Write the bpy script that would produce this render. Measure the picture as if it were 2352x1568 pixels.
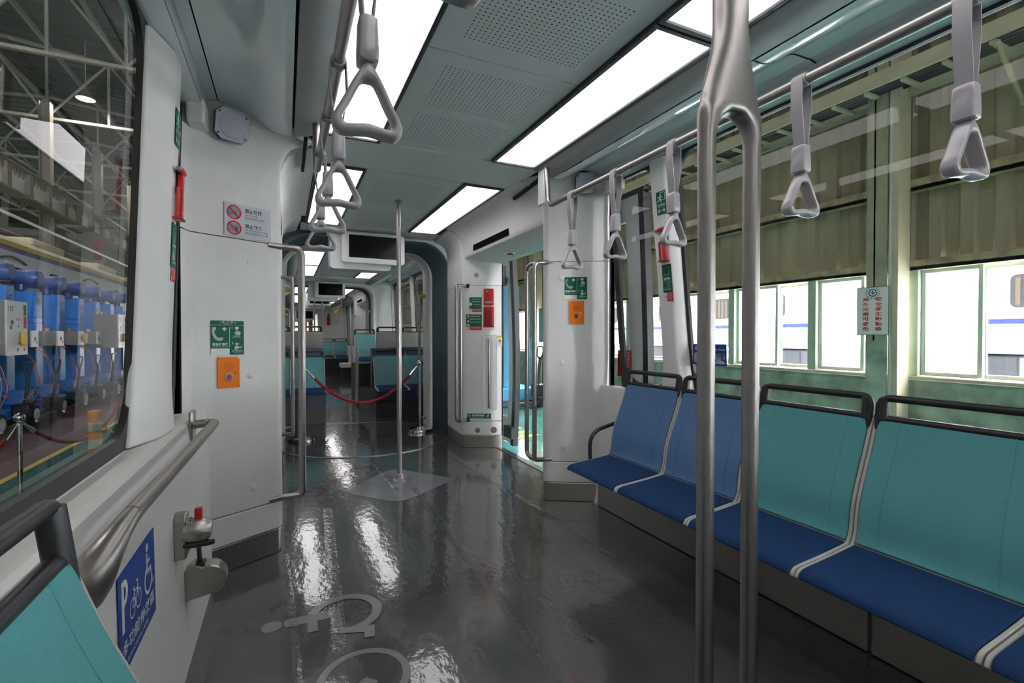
import bpy, math, random
from mathutils import Vector, Matrix
random.seed(7)
for o in list(bpy.data.objects): bpy.data.objects.remove(o)
SC = bpy.context.scene
COL = SC.collection
PI = math.pi

# ------------------------------------------------------------------ camera, world, exposure
cam = bpy.data.cameras.new('camera'); cam_o = bpy.data.objects.new('camera', cam); COL.objects.link(cam_o)
cam.sensor_width = 36.0; cam.lens = 1105/2352*36; cam.clip_start = 0.02; cam.clip_end = 500
cam_o.location = (0, 0, 1.2); cam_o.rotation_euler = (math.radians(90-0.7), 0, math.radians(-25.24))
SC.camera = cam_o
SC.view_settings.view_transform = 'Standard'; SC.view_settings.look = 'None'
SC.view_settings.exposure = 0.0; SC.view_settings.gamma = 1.0; SC.view_settings.use_curve_mapping = False
W = bpy.data.worlds.new('sky'); SC.world = W; W.use_nodes = True
_bg = W.node_tree.nodes['Background']; _bg.inputs[0].default_value = (0.97, 0.93, 1.0, 1); _bg.inputs[1].default_value = 115.0
_sun = bpy.data.lights.new('sun', 'SUN'); _sun.energy = 700; _sun.angle = math.radians(1.5); _sun.color = (1, .95, .95); _so = bpy.data.objects.new('sun', _sun); COL.objects.link(_so)
_so.rotation_euler = Vector((.04, 1.0, .95)).to_track_quat('Z', 'Y').to_euler()
LAMP_STRENGTH = 3.1       # luminous ceiling panels of the car
HALL_LAMP = 260.0         # high-bay lamps of the depot, watts
def area(name, loc, rot, sx, sy, power, color=(1, 1, 1), portal=False):
    l = bpy.data.lights.new(name, 'AREA'); l.shape = 'RECTANGLE'; l.size = sx; l.size_y = sy; l.energy = power; l.color = color
    o = bpy.data.objects.new(name, l); COL.objects.link(o); o.location = loc; o.rotation_euler = rot
    if portal: l.cycles.is_portal = True
    return o

# ------------------------------------------------------------------ materials
def lin(h):
    if isinstance(h, str):
        v = [int(h[i:i+2], 16)/255 for i in (0, 2, 4)]
        return tuple(c/12.92 if c <= .04045 else ((c+.055)/1.055)**2.4 for c in v)
    return h
M = {}
def mat(name, col, rough=.5, metal=0., var=.04, scale=12., bump=0., bscale=60., spec=.5, coat=0., emit=None, estr=0., stretch=None, crough=.05):
    m = bpy.data.materials.new(name); m.use_nodes = True; nt = m.node_tree; N = nt.nodes; L = nt.links
    p = N['Principled BSDF']; c = lin(col)
    tc = N.new('ShaderNodeTexCoord'); mp = N.new('ShaderNodeMapping'); L.new(tc.outputs['Object'], mp.inputs[0])
    if stretch: mp.inputs['Scale'].default_value = stretch
    nz = N.new('ShaderNodeTexNoise'); nz.inputs['Scale'].default_value = scale; nz.inputs['Detail'].default_value = 4; L.new(mp.outputs[0], nz.inputs['Vector'])
    rp = N.new('ShaderNodeMapRange'); rp.inputs['From Min'].default_value = .3; rp.inputs['From Max'].default_value = .7
    rp.inputs['To Min'].default_value = 1-var; rp.inputs['To Max'].default_value = 1+var; L.new(nz.outputs['Fac'], rp.inputs['Value'])
    mx = N.new('ShaderNodeVectorMath'); mx.operation = 'SCALE'; mx.inputs[0].default_value = c; L.new(rp.outputs[0], mx.inputs['Scale'])
    L.new(mx.outputs[0], p.inputs['Base Color'])
    p.inputs['Roughness'].default_value = rough; p.inputs['Metallic'].default_value = metal
    p.inputs['Specular IOR Level'].default_value = spec; p.inputs['Coat Weight'].default_value = coat; p.inputs['Coat Roughness'].default_value = crough
    if bump:
        n2 = N.new('ShaderNodeTexNoise'); n2.inputs['Scale'].default_value = bscale; n2.inputs['Detail'].default_value = 3; L.new(mp.outputs[0], n2.inputs['Vector'])
        b = N.new('ShaderNodeBump'); b.inputs['Strength'].default_value = bump; b.inputs['Distance'].default_value = .01
        L.new(n2.outputs['Fac'], b.inputs['Height']); L.new(b.outputs[0], p.inputs['Normal'])
    if emit:
        p.inputs['Emission Color'].default_value = (*lin(emit), 1); p.inputs['Emission Strength'].default_value = estr
    M[name] = m; return m
mat('white_panel', (.79, .78, .765), .42, var=.02, bump=.03, bscale=420)
mat('ceiling_paint', (.74, .765, .765), .45, var=.015)
mat('cove_paint', (.76, .82, .845), .14, var=.015, coat=1., crough=.12)
mat('ceiling_strip', (.36, .39, .39), .5, var=.02)
mat('black_rubber', (.008, .008, .009), .42)
mat('gap', (.006, .006, .006), .8)
mat('dark_frame', (.05, .055, .06), .4)
mat('steel', (.46, .44, .415), .30, 1., var=.05, scale=3, stretch=(60, 60, 1), bump=.02, bscale=5)
mat('satin_steel', (.37, .345, .33), .36, 1., var=.03, scale=30, bump=.03, bscale=300)
mat('chrome', (.75, .75, .74), .06, 1., var=.01)
mat('strap_grey', (.37, .345, .365), .28, var=.02, coat=.3)
mat('strap_web', (.34, .32, .335), .6, var=.03, bump=.1, bscale=500)
mat('seat_blue', (.009, .036, .11), .78, var=.05, scale=200, bump=.06, bscale=500, spec=.2)
mat('seat_lightblue', (.095, .185, .36), .75, var=.05, scale=200, bump=.06, bscale=500, spec=.25)
mat('seat_teal', (.105, .345, .355), .72, var=.05, scale=200, bump=.06, bscale=500, spec=.25)
mat('seat_shell', (.50, .48, .45), .4)
mat('shell_back', (.34, .36, .36), .45)
mat('black_plastic', (.014, .014, .016), .38, var=.06, bump=.04, bscale=400)
mat('plinth_steel', (.36, .34, .32), .45, .55, var=.08, scale=2, stretch=(1, 40, 40))
mat('dark_plinth', (.03, .032, .034), .4)
mat('plinth_blue', (.012, .03, .075), .4)
mat('screen_black', (.003, .003, .0035), .15, spec=.15)
mat('led_black', (.012, .011, .010), .8, var=.2, scale=300, spec=.0)
mat('bellows_grey', (.13, .18, .21), .6, var=.04)
mat('sign_green', (.008, .115, .062), .5, var=.02, spec=.15)
mat('sign_white', (.82, .82, .80), .4, var=.01)
mat('sign_lilac', (.62, .64, .70), .4, var=.01)
mat('sign_red', (.52, .015, .02), .5, var=.02, spec=.15)
mat('sign_blue', (.018, .055, .26), .5, var=.02, spec=.15)
mat('ink', (.015, .015, .015), .5)
mat('orange', (.76, .17, .008), .5, var=.02, spec=.15)
mat('red_plastic', (.42, .012, .012), .32, var=.03)
mat('deep_red', (.22, .008, .012), .3)
mat('speaker_grille', (.46, .45, .52), .55, var=.05, scale=300, bump=.2, bscale=700)
mat('velvet_red', (.30, .006, .012), .75, var=.1, scale=120, bump=.2, bscale=300)
mat('tape_yellow', (.62, .42, .02), .5, var=.06)
mat('symbol_grey', (.24, .25, .245), .16, var=.05, scale=30, bump=.05, bscale=20, coat=.6)
mat('diamond', (.20, .205, .225), .16, var=.06, scale=9, bump=.05, bscale=20, coat=.6)
mat('tan', (.36, .24, .09), .6)
# depot
mat('depot_green', (.055, .195, .15), .13, var=.25, scale=1.2, bump=.05, bscale=8)
mat('depot_maroon', (.10, .025, .024), .35, var=.25, scale=1.5, bump=.04, bscale=8)
mat('line_yellow', (.66, .45, .03), .45, var=.12, scale=5)
mat('corrugated', (.31, .27, .17), .6, var=.28, scale=.8, stretch=(1, 2.5, .25))
mat('old_green', (.32, .40, .32), .6, var=.42, scale=4.5)
mat('old_cream', (.56, .50, .36), .6, var=.12, scale=3)
mat('rusty_rail', (.34, .29, .17), .65, var=.4, scale=7)
mat('column_paint', (.33, .33, .22), .6, var=.2, scale=3)
mat('mullion_paint', (.42, .52, .40), .5, var=.12, scale=4)
mat('window_frame', (.62, .70, .60), .4, var=.05)
mat('roof_sheet', (.09, .085, .068), .6, var=.08, scale=2)
mat('truss_paint', (.42, .40, .34), .6, var=.12, scale=4)
mat('jack_blue', (.028, .20, .62), .35, var=.12, scale=3)
mat('jack_dark', (.012, .05, .22), .4, var=.1)
mat('motor_blue', (.03, .08, .27), .4, var=.08)
mat('depot_train_white', (.60, .64, .70), .35, var=.08, scale=1.3)
mat('box_white', (.62, .64, .66), .4, var=.03)
mat('box_grey', (.20, .21, .21), .45, var=.05)
mat('train_white', (.62, .66, .70), .3, var=.08, scale=1.3)
mat('train_stripe', (.66, .46, .02), .3)
mat('train_navy', (.02, .025, .16), .3)
mat('dark_glass', (.01, .011, .013), .06)
mat('girder_white', (.82, .82, .79), .5, var=.08, scale=2)
mat('drab_and_shadow', (.20, .18, .14), .6, var=.1)  # drab tone of posts, walls and steel; also the girder's painted shadow teeth
mat('bollard_orange', (.80, .30, .01), .45)
mat('railing_orange', (.05, .018, .001), .6)
mat('cabinet_olive', (.20, .22, .13), .45, var=.06)
mat('lift_cyan', (.06, .36, .60), .4, var=.08)
mat('ground_pale', (.62, .63, .64), .8, var=.1, scale=2)
mat('ext_blue', (.003, .006, .035), .5, spec=.1)
mat('reflection_stripe', (.017, .013, .009), .7, spec=.1)
mat('outdoor_dark', (.008, .0085, .010), .7, spec=.05)
mat('wheel_grey', (.35, .35, .35), .5)
mat('brick_orange', (.55, .16, .04), .6, var=.1)
mat('light_panel', (.9, .9, .9), .5, emit=(1., .965, .985), estr=LAMP_STRENGTH)
mat('lamp_glow', (.9, .9, .9), .5, emit=(1., .98, .93), estr=14)
mat('frosted', (.85, .88, .9), .8)
def glass_mat(name, tint, base=0.0, rough=0.0, bump=0., bscale=4., ior=1.5):
    m = bpy.data.materials.new(name); m.use_nodes = True; nt = m.node_tree; N = nt.nodes; L = nt.links; N.clear()
    out = N.new('ShaderNodeOutputMaterial'); mix = N.new('ShaderNodeMixShader'); tr = N.new('ShaderNodeBsdfTransparent'); gl = N.new('ShaderNodeBsdfGlossy')
    tr.inputs[0].default_value = (*tint, 1); gl.inputs['Roughness'].default_value = rough
    geo = N.new('ShaderNodeNewGeometry'); dt = N.new('ShaderNodeVectorMath'); dt.operation = 'DOT_PRODUCT'; L.new(geo.outputs['Normal'], dt.inputs[0]); L.new(geo.outputs['Incoming'], dt.inputs[1])
    ab = N.new('ShaderNodeMath'); ab.operation = 'ABSOLUTE'; L.new(dt.outputs['Value'], ab.inputs[0])
    om = N.new('ShaderNodeMath'); om.operation = 'SUBTRACT'; om.inputs[0].default_value = 1; L.new(ab.outputs[0], om.inputs[1])
    pw = N.new('ShaderNodeMath'); pw.operation = 'POWER'; pw.inputs[1].default_value = 5; L.new(om.outputs[0], pw.inputs[0])
    ad = N.new('ShaderNodeMath'); ad.operation = 'MULTIPLY_ADD'; ad.inputs[1].default_value = .9; ad.inputs[2].default_value = base+.04; ad.use_clamp = True
    L.new(pw.outputs[0], ad.inputs[0]); L.new(ad.outputs[0], mix.inputs[0]); L.new(tr.outputs[0], mix.inputs[1]); L.new(gl.outputs[0], mix.inputs[2]); L.new(mix.outputs[0], out.inputs[0])
    if bump:
        n2 = N.new('ShaderNodeTexNoise'); n2.inputs['Scale'].default_value = bscale; n2.inputs['Detail'].default_value = 3
        tc = N.new('ShaderNodeTexCoord'); L.new(tc.outputs['Object'], n2.inputs['Vector'])
        b = N.new('ShaderNodeBump'); b.inputs['Strength'].default_value = bump; b.inputs['Distance'].default_value = .02
        L.new(n2.outputs['Fac'], b.inputs['Height']); L.new(b.outputs[0], gl.inputs['Normal'])
    M[name] = m; return m
glass_mat('car_glass', (.89, .91, .92))
glass_mat('plastic_film', (.95, .96, .97), .03, .03, .9, 22)
glass_mat('tape_clear', (.93, .94, .96), .09, .12, .2, 30)
def frosted_mat():
    m = bpy.data.materials.new('frosted_pane'); m.use_nodes = True; nt = m.node_tree; N = nt.nodes; L = nt.links; N.clear()
    out = N.new('ShaderNodeOutputMaterial'); t = N.new('ShaderNodeBsdfTranslucent'); t.inputs[0].default_value = (.88, .92, .94, 1)
    tc = N.new('ShaderNodeTexCoord'); nz = N.new('ShaderNodeTexNoise'); nz.inputs['Scale'].default_value = 30; L.new(tc.outputs['Object'], nz.inputs['Vector'])
    b = N.new('ShaderNodeBump'); b.inputs['Strength'].default_value = .1; L.new(nz.outputs['Fac'], b.inputs['Height']); L.new(b.outputs[0], t.inputs['Normal'])
    L.new(t.outputs[0], out.inputs[0]); M['frosted_pane'] = m
frosted_mat()
def floor_mat():
    m = mat('floor_vinyl', (.078, .077, .079), .16, var=.22, scale=2.2, coat=1., crough=.03)
    nt = m.node_tree; N = nt.nodes; L = nt.links; p = N['Principled BSDF']
    tc = N.new('ShaderNodeTexCoord')
    def nz(s, st, d=2):
        mp = N.new('ShaderNodeMapping'); mp.inputs['Scale'].default_value = st; L.new(tc.outputs['Object'], mp.inputs[0])
        n = N.new('ShaderNodeTexNoise'); n.inputs['Scale'].default_value = s; n.inputs['Detail'].default_value = d; L.new(mp.outputs[0], n.inputs['Vector']); return n
    a = nz(30, (1, .55, 1), 3); b = nz(5, (1, .4, 1), 2)
    ad = N.new('ShaderNodeMath'); ad.operation = 'MULTIPLY_ADD'; ad.inputs[1].default_value = .30
    L.new(a.outputs['Fac'], ad.inputs[0]); L.new(b.outputs['Fac'], ad.inputs[2])
    bp = N.new('ShaderNodeBump'); bp.inputs['Strength'].default_value = .16; bp.inputs['Distance'].default_value = .02
    L.new(ad.outputs[0], bp.inputs['Height']); L.new(bp.outputs[0], p.inputs['Coat Normal']); L.new(bp.outputs[0], p.inputs['Normal'])
floor_mat()
def perforated():
    m = bpy.data.materials.new('perforated_panel'); m.use_nodes = True; nt = m.node_tree; N = nt.nodes; L = nt.links; p = N['Principled BSDF']
    p.inputs['Roughness'].default_value = .45
    tc = N.new('ShaderNodeTexCoord'); sx = N.new('ShaderNodeSeparateXYZ'); L.new(tc.outputs['Object'], sx.inputs[0])
    def cell(o):
        a = N.new('ShaderNodeMath'); a.operation = 'MULTIPLY'; a.inputs[1].default_value = 1/.02; L.new(o, a.inputs[0])
        f = N.new('ShaderNodeMath'); f.operation = 'FRACT'; L.new(a.outputs[0], f.inputs[0])
        s = N.new('ShaderNodeMath'); s.operation = 'SUBTRACT'; s.inputs[1].default_value = .5; L.new(f.outputs[0], s.inputs[0])
        q = N.new('ShaderNodeMath'); q.operation = 'POWER'; q.inputs[1].default_value = 2; L.new(s.outputs[0], q.inputs[0]); return q.outputs[0]
    ad = N.new('ShaderNodeMath'); L.new(cell(sx.outputs[0]), ad.inputs[0]); L.new(cell(sx.outputs[1]), ad.inputs[1])
    lt = N.new('ShaderNodeMath'); lt.operation = 'LESS_THAN'; lt.inputs[1].default_value = .028; L.new(ad.outputs[0], lt.inputs[0])
    mx = N.new('ShaderNodeMix'); mx.data_type = 'RGBA'; mx.inputs['A'].default_value = (.74, .765, .765, 1); mx.inputs['B'].default_value = (.035, .036, .036, 1)
    L.new(lt.outputs[0], mx.inputs['Factor']); L.new(mx.outputs['Result'], p.inputs['Base Color']); M['perforated_panel'] = m
perforated()

# ------------------------------------------------------------------ mesh builder
def V(*a): return Vector(a)
class MB:
    def __init__(s): s.v = []; s.f = []; s.m = []
    def add(s, vs, fs, mi=0):
        b = len(s.v); s.v += [tuple(v) for v in vs]; s.f += [[b+i for i in f] for f in fs]; s.m += [mi]*len(fs); return s
    def quad(s, a, b, c, d, mi=0): return s.add([a, b, c, d], [[0, 1, 2, 3]], mi)
    def box(s, x0, y0, z0, x1, y1, z1, mi=0):
        v = [(x, y, z) for z in (z0, z1) for y in (y0, y1) for x in (x0, x1)]
        return s.add(v, [[0, 2, 3, 1], [4, 5, 7, 6], [0, 1, 5, 4], [2, 6, 7, 3], [0, 4, 6, 2], [1, 3, 7, 5]], mi)
    def rings(s, rs, mi=0, closed=True, caps=True, loop=False):
        n = len(rs[0]); v = [p for r in rs for p in r]; f = []
        k = len(rs)
        for i in range(k if loop else k-1):
            a = i*n; b = ((i+1) % k)*n
            for j in range(n if closed else n-1):
                j2 = (j+1) % n; f.append([a+j, a+j2, b+j2, b+j])
        if caps and closed and not loop: f.append(list(range(n))[::-1]); f.append([(k-1)*n+j for j in range(n)])
        return s.add(v, f, mi)
    def tube(s, path, r, n=12, mi=0, loop=False, flat=None, up=None):
        P = [Vector(p) for p in path]; k = len(P); R = r if isinstance(r, (list, tuple)) else [r]*k
        T = []
        for i in range(k):
            a = P[i-1] if (i or loop) else P[i]; b = P[(i+1) % k] if (i < k-1 or loop) else P[i]; t = b-a; T.append(t.normalized() if t.length > 1e-9 else Vector((0, 0, 1)))
        u = Vector(up) if up else (Vector((0, 0, 1)) if abs(T[0].z) < .9 else Vector((1, 0, 0)))
        rs = []
        for i in range(k):
            w = T[i].cross(u)
            if w.length < 1e-6: w = T[i].orthogonal()
            w.normalize(); u = w.cross(T[i]).normalized()
            fl = flat[i] if flat else 1
            rs.append([P[i]+w*(R[i]*math.cos(2*PI*j/n))+u*(R[i]*fl*math.sin(2*PI*j/n)) for j in range(n)])
        return s.rings(rs, mi, True, True, loop)
    def ribbon(s, path, w, t, wdir, mi=0):
        # flat strap: width along wdir, thickness across
        P = [Vector(p) for p in path]; wd = Vector(wdir).normalized(); rs = []
        for i in range(len(P)):
            a = P[max(i-1, 0)]; b = P[min(i+1, len(P)-1)]; nn = (b-a).normalized().cross(wd).normalized()
            rs.append([P[i]+wd*w/2+nn*t/2, P[i]-wd*w/2+nn*t/2, P[i]-wd*w/2-nn*t/2, P[i]+wd*w/2-nn*t/2])
        return s.rings(rs, mi)
    def lathe(s, prof, c, n=24, mi=0, axis=(0, 0, 1)):
        c = Vector(c); ax = Vector(axis).normalized(); e = ax.orthogonal().normalized(); g = ax.cross(e); rs = []
        for r, z in prof: rs.append([c+ax*z+e*(r*math.cos(2*PI*j/n))+g*(r*math.sin(2*PI*j/n)) for j in range(n)])
        return s.rings(rs, mi)
    def prism(s, poly, y0, y1, mi=0, axis='y'):
        def p(a, b, t): return {'y': (a, t, b), 'x': (t, a, b), 'z': (a, b, t)}[axis]
        n = len(poly); v = [p(a, b, y0) for a, b in poly]+[p(a, b, y1) for a, b in poly]
        f = [[i, (i+1) % n, n+(i+1) % n, n+i] for i in range(n)]+[list(range(n))[::-1], [n+i for i in range(n)]]
        return s.add(v, f, mi)
    def strip(s, prof, y0, y1, mi=0, fx=lambda x, y: x):
        n = len(prof); v = [(x, y0, z) for x, z in prof]+[(x, y1, z) for x, z in prof]
        return s.add(v, [[i, i+1, n+i+1, n+i] for i in range(n-1)], mi)
    def build(s, name, mats, parent=None, smooth=40, bevel=0., bseg=2, kind=None, solid=0.):
        me = bpy.data.meshes.new(name); me.from_pydata(s.v, [], s.f)
        for m in (mats if isinstance(mats, (list, tuple)) else [mats]): me.materials.append(M[m])
        me.polygons.foreach_set('material_index', s.m); me.validate(); me.update()
        import bmesh
        bm = bmesh.new(); bm.from_mesh(me); bmesh.ops.remove_doubles(bm, verts=bm.verts, dist=1e-6) if solid or bevel else None
        bmesh.ops.recalc_face_normals(bm, faces=bm.faces); bm.to_mesh(me); bm.free()
        if smooth:
            me.polygons.foreach_set('use_smooth', [True]*len(me.polygons)); me.set_sharp_from_angle(angle=math.radians(smooth))
        o = bpy.data.objects.new(name, me); COL.objects.link(o)
        if solid:
            md = o.modifiers.new('solid', 'SOLIDIFY'); md.thickness = solid; md.offset = 0
        if bevel:
            md = o.modifiers.new('bevel', 'BEVEL'); md.width = bevel; md.segments = bseg; md.limit_method = 'ANGLE'; md.angle_limit = math.radians(40)
            if smooth: md.harden_normals = False
        if parent is not None: setp(o, parent)
        if kind: o['kind'] = kind
        return o
def setp(o, parent):
    o.parent = parent; o.matrix_parent_inverse = Matrix.Translation(-world_loc(parent))
def world_loc(o):
    l = Vector(o.location); p = o.parent
    return l if p is None else l
def tag(o, label, cat, group=None):
    o['label'] = label; o['category'] = cat
    if group: o['group'] = group
    return o
def thing(name, label, cat, loc=(0, 0, 0), group=None):
    o = bpy.data.objects.new(name, None); o.empty_display_size = .05; COL.objects.link(o); o.location = loc
    return tag(o, label, cat, group)
def kids(o): return [c for c in bpy.data.objects if c.parent == o]
def dup(root, delta, label, group=None, mirror=False):
    r = root.copy(); COL.objects.link(r); r.location = Vector(root.location)+Vector(delta); r['label'] = label
    if group: r['group'] = group
    for ch in kids(root):
        c = ch.copy(); COL.objects.link(c); c.parent = r
        for g in kids(ch):
            d = g.copy(); COL.objects.link(d); d.parent = c
    return r
def fillet(pts, rad, n=7):
    P = [Vector(p) for p in pts]; out = [P[0]]
    rr = rad if isinstance(rad, (list, tuple)) else [rad]*len(P)
    for i in range(1, len(P)-1):
        a = (P[i-1]-P[i]); b = (P[i+1]-P[i]); la, lb = a.length, b.length; a.normalize(); b.normalize()
        ang = a.angle(b)
        if abs(ang-PI) < .02: out.append(P[i]); continue
        t = min(rr[i]/math.tan(ang/2), la*.49, lb*.49); p0 = P[i]+a*t; p1 = P[i]+b*t
        for k in range(n+1):
            q = k/n; out.append(p0*(1-q)**2+P[i]*2*q*(1-q)+p1*q*q)
    out.append(P[-1]); return out
def rrect(x0, y0, x1, y1, r, n=5):
    out = []
    for cx, cy, a0 in ((x1-r, y1-r, 0), (x0+r, y1-r, 90), (x0+r, y0+r, 180), (x1-r, y0+r, 270)):
        for k in range(n+1):
            a = math.radians(a0+90*k/n); out.append((cx+r*math.cos(a), cy+r*math.sin(a)))
    return out
_tc = {}
def glyphs(s, bold=0.):
    key = (s, bold)
    if key in _tc: return _tc[key]
    cu = bpy.data.curves.new('t', 'FONT'); cu.body = s; cu.size = 1; cu.resolution_u = 2; cu.offset = bold
    o = bpy.data.objects.new('t', cu); COL.objects.link(o); dg = bpy.context.evaluated_depsgraph_get(); dg.update()
    me = bpy.data.meshes.new_from_object(o.evaluated_get(dg))
    vs = [(v.co.x, v.co.y) for v in me.vertices]; fs = [list(p.vertices) for p in me.polygons]
    bpy.data.objects.remove(o); bpy.data.curves.remove(cu); bpy.data.meshes.remove(me)
    _tc[key] = (vs, fs); return vs, fs
class Flat(MB):
    """graphics on a plane: origin o, unit axes u (right) and w (up); layers stack along the normal"""
    def __init__(s, o, u, w, step=.0006):
        super().__init__(); s.o = Vector(o); s.u = Vector(u).normalized(); s.w = Vector(w).normalized(); s.n = s.u.cross(s.w).normalized(); s.step = step
    def P(s, a, b, k): return s.o+s.u*a+s.w*b+s.n*(k*s.step)
    def poly(s, pts, mi, k=2): return s.add([s.P(a, b, k) for a, b in pts], [list(range(len(pts)))], mi)
    def plate(s, pts, mi, th=.0012):
        n = len(pts); v = [s.P(a, b, 0) for a, b in pts]+[s.P(a, b, 0)+s.n*th for a, b in pts]
        s.step = .0006
        return s.add(v, [[i, (i+1) % n, n+(i+1) % n, n+i] for i in range(n)]+[list(range(n))[::-1], [n+i for i in range(n)]], mi)
    def rect(s, a0, b0, a1, b1, mi, k=3): return s.poly([(a0, b0), (a1, b0), (a1, b1), (a0, b1)], mi, k)
    def disc(s, a, b, r, mi, k=3, n=20, ry=None): return s.poly([(a+r*math.cos(2*PI*j/n), b+(ry or r)*math.sin(2*PI*j/n)) for j in range(n)], mi, k)
    def ring(s, a, b, r, t, mi, k=3, n=28, a0=0, a1=360):
        full = a1-a0 >= 360; m = n if full else n+1
        v = []
        for j in range(m):
            q = math.radians(a0+(a1-a0)*j/n); v += [s.P(a+(r-t)*math.cos(q), b+(r-t)*math.sin(q), k), s.P(a+r*math.cos(q), b+r*math.sin(q), k)]
        f = [[2*j, 2*j+1, (2*j+3) % (2*m), (2*j+2) % (2*m)] for j in range(n)]
        return s.add(v, f, mi)
    def line(s, p, q, t, mi, k=3):
        p = Vector(p); q = Vector(q); d = (q-p).normalized(); e = Vector((-d.y, d.x))*t/2
        return s.poly([tuple(p+e), tuple(p-e), tuple(q-e), tuple(q+e)], mi, k)
    def text(s, t, a, b, h, mi, k=3, al='l', asp=1., bold=.0, w=None):
        vs, fs = glyphs(t, bold)
        if not vs: return s
        x0 = min(v[0] for v in vs); x1 = max(v[0] for v in vs); y0 = min(v[1] for v in vs); y1 = max(v[1] for v in vs)
        sy = h/max(y1-y0, 1e-6); sx = (w/(x1-x0)) if w else sy*asp
        off = {'l': 0, 'c': -(x1-x0)*sx/2, 'r': -(x1-x0)*sx}[al]
        return s.add([s.P(a+off+(x-x0)*sx, b+(y-y0)*sy, k) for x, y in vs], fs, mi)
# ------------------------------------------------------------------ the car: setting
XC = .845
def X(s, u): return XC+s*u
SIDE = {1: 'right', -1: 'left'}
YB, YE = -2.6, 19.3
f = MB(); f.box(XC-1.20, YB, -.12, XC+1.20, YE, 0); f.build('floor', 'floor_vinyl', kind='structure')
b = MB(); b.box(XC-1.28, YB-.1, 2.44, XC+1.28, YE+.2, 2.62); b.build('ceiling_roof_shell', 'train_white', kind='structure')
b = MB(); b.box(XC-1.28, YB-.1, -.1, XC+1.28, YB, 2.44); b.build('wall_back', 'white_panel', kind='structure')
def lean(z): return max(0, z-.87)*.02
def slant(z): return (z-.87)*.085
UGS = {1: 1.262, -1: 1.295}                  # glass plane offset at z=.87
COVE = [(.808, 2.2675), (.84, 2.266), (.88, 2.272), (.92, 2.288), (.955, 2.310), (.99, 2.332), (1.025, 2.346), (1.06, 2.352), (1.135, 2.353)]
def curve_smooth(P, n=4):
    out = []
    for i in range(len(P)-1):
        p0 = P[max(i-1, 0)]; p1 = P[i]; p2 = P[i+1]; p3 = P[min(i+2, len(P)-1)]
        for k in range(n):
            t = k/n
            out.append(tuple(.5*(2*p1[j]+(p2[j]-p0[j])*t+(2*p0[j]-5*p1[j]+4*p2[j]-p3[j])*t*t+(3*p1[j]-p0[j]-3*p2[j]+p3[j])*t**3) for j in (0, 1)))
    out.append(P[-1]); return out
COVE = curve_smooth(COVE)
def ceiling_seg(y0, y1, splits, lights, name_side='', zones=(), cove=True, zc=2.315):
    """center panels between splits, strips and coves; lights are things built apart"""
    ys = [y0]+list(splits)+[y1]
    for a, bb in zip(ys[:-1], ys[1:]):
        m = MB(); m.box(XC-.345, a+.0025, zc, XC+.345, bb-.0025, zc+.02)
        o = m.build('ceiling_panel', 'ceiling_paint', kind='structure', bevel=.003)
        for (za, zb) in zones:
            if za >= a and zb <= bb:
                q = MB(); q.quad((XC-.253, za, zc-.0008), (XC+.253, za, zc-.0008), (XC+.253, zb, zc-.0008), (XC-.253, zb, zc-.0008)); q.build('perforated_field', 'perforated_panel', o, smooth=0)
    m = MB(); m.box(XC-.86, y0, zc+.045, XC+.86, y1, zc+.06); m.build('ceiling_void', 'gap', kind='structure')
    for s in (1, -1):
        if cove:
            m = MB(); m.strip([(X(s, u), z) for u, z in [(.662, 2.30), (.797, 2.269)]], y0, y1); o = m.build('ceiling_strip_'+SIDE[s], 'ceiling_strip', kind='structure', solid=.006)
            m = MB(); m.strip([(X(s, u), z) for u, z in COVE], y0, y1); m.build('ceiling_cove_'+SIDE[s], 'cove_paint', kind='structure', smooth=60)
            m = MB(); m.strip([(X(s, u), z) for u, z in [(1.141, 2.356), (1.185, 2.348), (1.19, 2.28)]], y0, y1); m.build('ceiling_edge_strip_'+SIDE[s], 'cove_paint', kind='structure')
            m = MB(); m.box(min(X(s, 1.10), X(s, 1.2)), y0, 2.37, max(X(s, 1.10), X(s, 1.2)), y1, 2.38); m.build('ceiling_gap_'+SIDE[s], 'gap', kind='structure')
def light(s, y0, y1, label, group):
    x0, x1 = sorted((X(s, .348), X(s, .658)))
    t = thing('ceiling_light', label, 'ceiling light', ((x0+x1)/2, (y0+y1)/2, 2.31), group)
    fr = MB(); w = .018
    for (a, bq, c, d) in ((x0, y0, x0+w, y1), (x1-w, y0, x1, y1), (x0+w, y0, x1-w, y0+w), (x0+w, y1-w, x1-w, y1)): fr.box(a, bq, 2.298, c, d, 2.33)
    fr.build('frame', 'dark_frame', t, bevel=.002)
    d = MB(); d.box(x0+w, y0+w, 2.309, x1-w, y1-w, 2.318); d.build('diffuser', 'light_panel', t)
    return t
def lower_wall(s, y0, y1):
    UG = UGS[s]
    P = [(1.165, 0), (1.178, .06), (1.19, .74), (1.197, .825), (1.202, .840), (1.213, .848), (UG-.004, .842), (UG+.03, .842), (UG+.04, .80), (UG+.04, -.15), (1.165, -.15)]
    m = MB(); m.prism([(X(s, u), z) for u, z in P], y0, y1); m.build('wall_'+SIDE[s], 'white_panel', kind='structure', smooth=28)
def upper_wall(s, y0, y1):
    UG = UGS[s]
    P = [(1.187, 2.36), (1.192, 2.278), (UG-.02, 2.272), (UG+.03, 2.272), (UG+.04, 2.45), (1.187, 2.45)]
    m = MB(); m.prism([(X(s, u), z) for u, z in P], y0, y1); m.build('wall_header_'+SIDE[s], 'cove_paint', kind='structure')
WN = [0]
def gpt(s, y, z, off=0): return (X(s, UGS[s]+.012+off-lean(z)), y+slant(z), z)
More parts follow.
